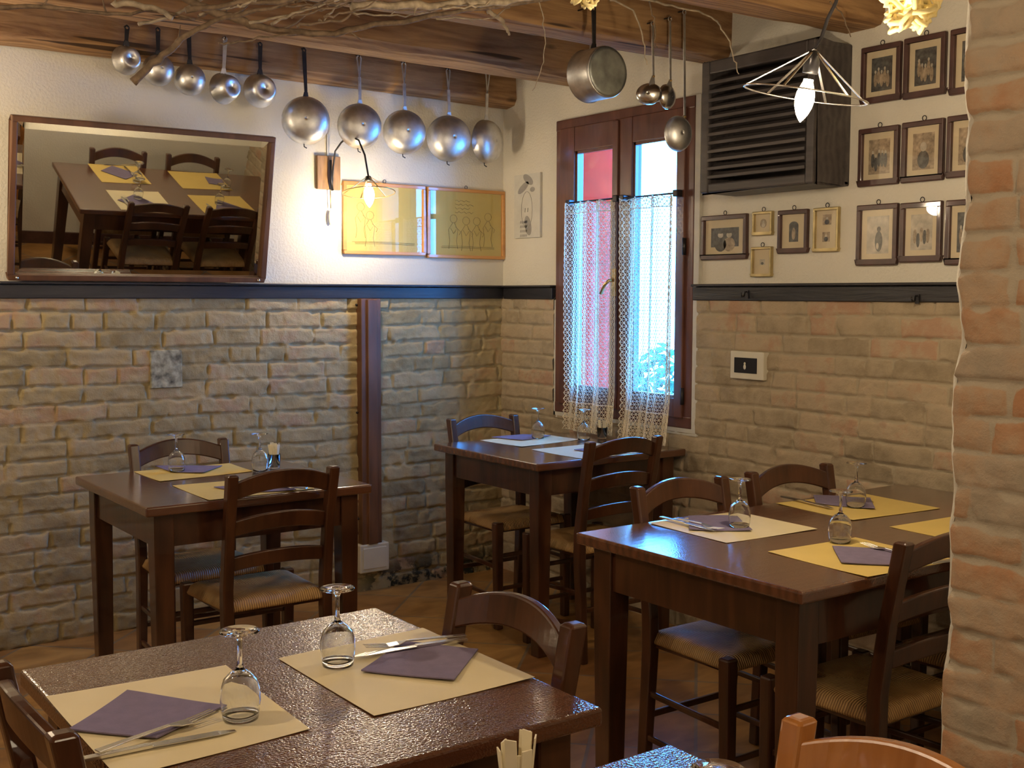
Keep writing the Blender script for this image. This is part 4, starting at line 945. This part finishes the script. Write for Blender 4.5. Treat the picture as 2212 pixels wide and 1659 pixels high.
mats = [
 ([(-2.115, -.70), (-1.755, -.695), (-1.762, -.93), (-2.114, -.968)], paper_mat, 'yellow paper placemat on the far side of the table below the mirror'),
 (px_rect([(372, 1050), (600, 1030), (680, 1056), (452, 1082)]), paper_mat, 'yellow paper placemat on the near side of the table below the mirror'),
 ([(-.59, -.655), (-.225, -.65), (-.215, -.885), (-.572, -.939)], paper_pale, 'pale paper placemat on the far side of the corner table'),
 (px_rect([(1148, 972), (1290, 958), (1400, 976), (1262, 993)]), paper_pale, 'pale paper placemat on the near side of the corner table, bluish'),
 (rect(-1.09, -2.615, .335, .31, -3), paper_pale, 'pale paper placemat on the far side of the long table, nearest the blue glare'),
 (rect(-1.105, -3.055, .32, .31, -3), paper_mat, 'paper placemat on the near side of the long table, in front of the visible chair'),
 (rect(-.55, -2.617, .37, .31, -5), paper_mat, 'paper placemat on the far side of the long table, nearer the wall'),
 (rect(-.575, -3.03, .35, .3, -3), paper_mat, 'paper placemat on the near side of the long table, cut off by the pillar'),
 (px_rect([(601, 1424), (914, 1357), (1155, 1466), (808, 1549)]), paper_pale, 'large paper placemat on the right half of the foreground table'),
 ([(-2.985, -2.945), (-2.694, -2.96), (-2.708, -3.31), (-2.99, -3.325)], paper_pale, 'large paper placemat on the left half of the foreground table')]
for p, m, lb in mats: quad_sheet('paper_placemat', p, .0004, m, lb, 'placemat', GM, curl=.0025)
zn = TZ+.0022
def napkin(q, lb): quad_sheet('paper_napkin', q, .0022, napkin_m, lb, 'napkin', GN, z=zn, curl=.004)
napkin(px_rect([(868, 1393), (1033, 1407), (982, 1476), (780, 1455)]), 'folded violet napkin under the fork on the right placemat of the foreground table')
napkin(px_rect([(275, 1500), (487, 1530), (340, 1602), (148, 1583)]), 'folded violet napkin on the left placemat of the foreground table')
napkin(px_rect([(1487, 1118), (1592, 1117), (1625, 1150), (1489, 1148)]), 'folded violet napkin behind the glass on the bluish placemat of the long table')
napkin(px_rect([(1798, 1185), (1935, 1190), (1950, 1226), (1818, 1220)]), 'folded violet napkin on the near placemat of the long table')
napkin(px_rect([(1757, 1073), (1880, 1078), (1890, 1103), (1762, 1090)]), 'folded violet napkin on the far wall-side placemat of the long table')
napkin([(-.53, -2.98), (-.42, -2.95), (-.41, -3.07), (-.52, -3.10)], 'folded violet napkin on the long table beside the pillar, seen in the mirror')
napkin(px_rect([(335, 1010), (480, 1008), (440, 1024), (372, 1022)]), 'folded violet napkin behind the glass on the far side of the table below the mirror')
napkin(px_rect([(462, 1055), (610, 1046), (640, 1062), (530, 1066)]), 'folded violet napkin on the near side of the table below the mirror')
napkin(px_rect([(1062, 947), (1130, 940), (1190, 944), (1128, 953)]), 'folded violet napkin on the far placemat of the corner table')
napkin(px_rect([(1240, 974), (1310, 966), (1380, 974), (1330, 984)]), 'folded violet napkin on the near placemat of the corner table')

# cutlery
def fork_mesh():
    mb = MB(); mb.bar((0, -.095, .003), (0, .02, .006), .013, .002, .007, .0025); mb.bar((0, .02, .006), (0, .035, .003), .007, .0025, .02, .002); mb.bar((0, .035, .003), (0, .055, .0015), .02, .002, .024, .0018)
    for k in range(4): mb.bar((-.0105+.007*k, .054, .0015), (-.010+.0067*k, .098, .006), .0035, .0018, .002, .0012)
    return mb
def knife_mesh():
    mb = MB(); mb.bar((0, -.11, .004), (0, -.01, .005), .013, .005, .012, .005); mb.bar((0, -.01, .005), (0, .085, .003), .016, .0016, .018, .0012); mb.bar((0, .085, .003), (0, .11, .002), .018, .0012, .006, .001)
    return mb
fk = fork_mesh().build('fork', steel, bevel=.0006); kn = knife_mesh().build('knife', steel, bevel=.0006)
GC = 'steel cutlery on the tables'; used = set()
def cutlery(src, p, q, lb, lift=.004):
    o = src if src.name not in used else src.copy()
    if o is src: used.add(src.name)
    else: C.objects.link(o)
    a = atZ(*p, TZ+.004) if len(p) == 2 else Vector(p); b = atZ(*q, TZ+.004) if len(q) == 2 else Vector(q)
    c = (a+b)/2; d = b-a; o.location = (c.x, c.y, TZ+lift); o.rotation_euler = (0, 0, math.atan2(d.y, d.x)-PI/2)
    tag(o, lb, 'cutlery', GC)
cutlery(fk, (985, 1382), (812, 1404), 'steel fork lying over the right napkin of the foreground table', .008)
cutlery(kn, (985, 1388), (785, 1418), 'steel knife under the fork behind the right napkin of the foreground table', .004)
cutlery(fk, (250, 1618), (425, 1560), 'steel fork beside the left napkin of the foreground table', .007)
cutlery(kn, (205, 1637), (475, 1583), 'steel knife at the front of the left placemat of the foreground table', .001)
cutlery(kn, (1432, 1122), (1540, 1148), 'steel knife with a blue glint on the bluish placemat of the long table', .005)
cutlery(fk, (1478, 1128), (1538, 1144), 'steel fork beside the blue-glinting knife on the long table', .008)
cutlery(fk, (1975, 1208), (1880, 1183), 'steel fork over the near napkin of the long table', .007)
cutlery(kn, (2048, 1214), (1960, 1226), 'steel knife at the near edge of the long table beside the chair post', .003)
cutlery(kn, (1712, 1080), (1775, 1094), 'steel knife left of the far wall-side napkin on the long table', .004)
cutlery(kn, (640, 1056), (560, 1050), 'steel knife on the near placemat below the mirror', .005)
cutlery(fk, (625, 1058), (575, 1046), 'steel fork on the near placemat below the mirror', .009)
cutlery(fk, (1370, 974), (1300, 978), 'steel fork on the near placemat of the corner table', .006)

# inverted wine glasses
def wine_glass():
    t_ = thing('wine_glass', 'x', 'glass', (0, 0, 0), 0, 'wine glasses standing upside down')
    H = .134
    out = [(.0262, 0), (.0282, .012), (.0300, .028), (.0292, .045), (.0245, .060), (.0150, .070), (.0060, .076), (.0042, .084), (.0038, .1), (.0040, .118), (.0065, .125), (.018, .1290), (.0295, .1312), (.0298, .1325), (.0285, .134), (.012, .1338), (1e-4, .1336)]
    inn = [(1e-4, .0725), (.0105, .069), (.0190, .0625), (.0238, .056), (.0280, .044), (.0288, .028), (.0270, .012), (.0251, .0)]
    MB().lathe(out+inn, 36, close=True).build('glass_body', glass, t_)
    return t_
g0 = wine_glass(); first = True
GL = [((730, 1440), None, 'upside-down wine glass beside the violet napkin on the right placemat of the foreground table'),
      ((520, 1556), None, 'upside-down wine glass on the left placemat of the foreground table'),
      ((1597, 1142), None, 'upside-down wine glass on the bluish placemat of the long table'),
      ((1814, 1174), None, 'upside-down wine glass at the near placemat of the long table'),
      ((1848, 1097), None, 'upside-down wine glass on the far wall-side placemat of the long table'),
      (None, (-.43, -2.92), 'upside-down wine glass on the long table, hidden by the pillar but showing in the mirror'),
      ((1162, 948), None, 'upside-down wine glass on the far placemat of the corner table'),
      ((1261, 951), None, 'upside-down wine glass on the corner table in front of the lace curtain'),
      ((382, 1020), None, 'upside-down wine glass on the far placemat below the mirror'),
      ((562, 1018), None, 'upside-down wine glass beside the paper holder on the table below the mirror'),
      (None, tuple(atZ(1552, 1662, TZ+.134)[:2]), 'upside-down wine glass with only its foot showing at the bottom edge')]
for i, (px, xy, lb) in enumerate(GL):
    o = g0 if i == 0 else copy_tree(g0)
    p = atZ(px[0], px[1], TZ) if px else Vector((*xy, 0)); o.location = (p.x, p.y, TZ+.0035 if i < 10 else TZ+.0005); o['label'] = lb
# tumblers with rolled paper / sachets
def paper_holder(lb, x, y, n, h, r=.028, seed=1):
    t_ = thing('paper_holder', lb, 'holder', (x, y, TZ+.0008), 0, 'glass tumblers holding cream paper sachets'); rr = random.Random(seed)
    MB().lathe([(1e-4, 0), (r*.8, 0), (r*.85, .004), (r, h*.62), (r-.0018, h*.62), (r*.78, .006), (1e-4, .006)], 28).build('tumbler', glass, t_)
    for k in range(n):
        a_ = 2*PI*k/n+rr.uniform(-.2, .2); q = Vector((math.cos(a_), math.sin(a_), 0)); b0 = q*r*.35+Vector((0, 0, .008)); tz = h*rr.uniform(.88, 1.1)
        mb = MB(); mb.bar(b0, q*r*rr.uniform(.6, .95)+Vector((0, 0, tz)), .014, .0018, side=(-q.y, q.x, 0)); mb.build('sachet', sachet_m, t_)
p = atZ(1118, 1608, TZ+.125); paper_holder('tumbler stuffed with cream paper sachets at the bottom edge', p.x, p.y, 9, .125, .026, 2)
p = atZ(592, 1014, TZ); paper_holder('small glass tumbler with crumpled paper on the table below the mirror', p.x+.01, p.y+.02, 11, .085, .024, 3)
p = atZ(1308, 947, TZ); paper_holder('glass tumbler with paper on the corner table beside the lace curtain', p.x-.02, p.y-.0, 4, .08, .024, 4)
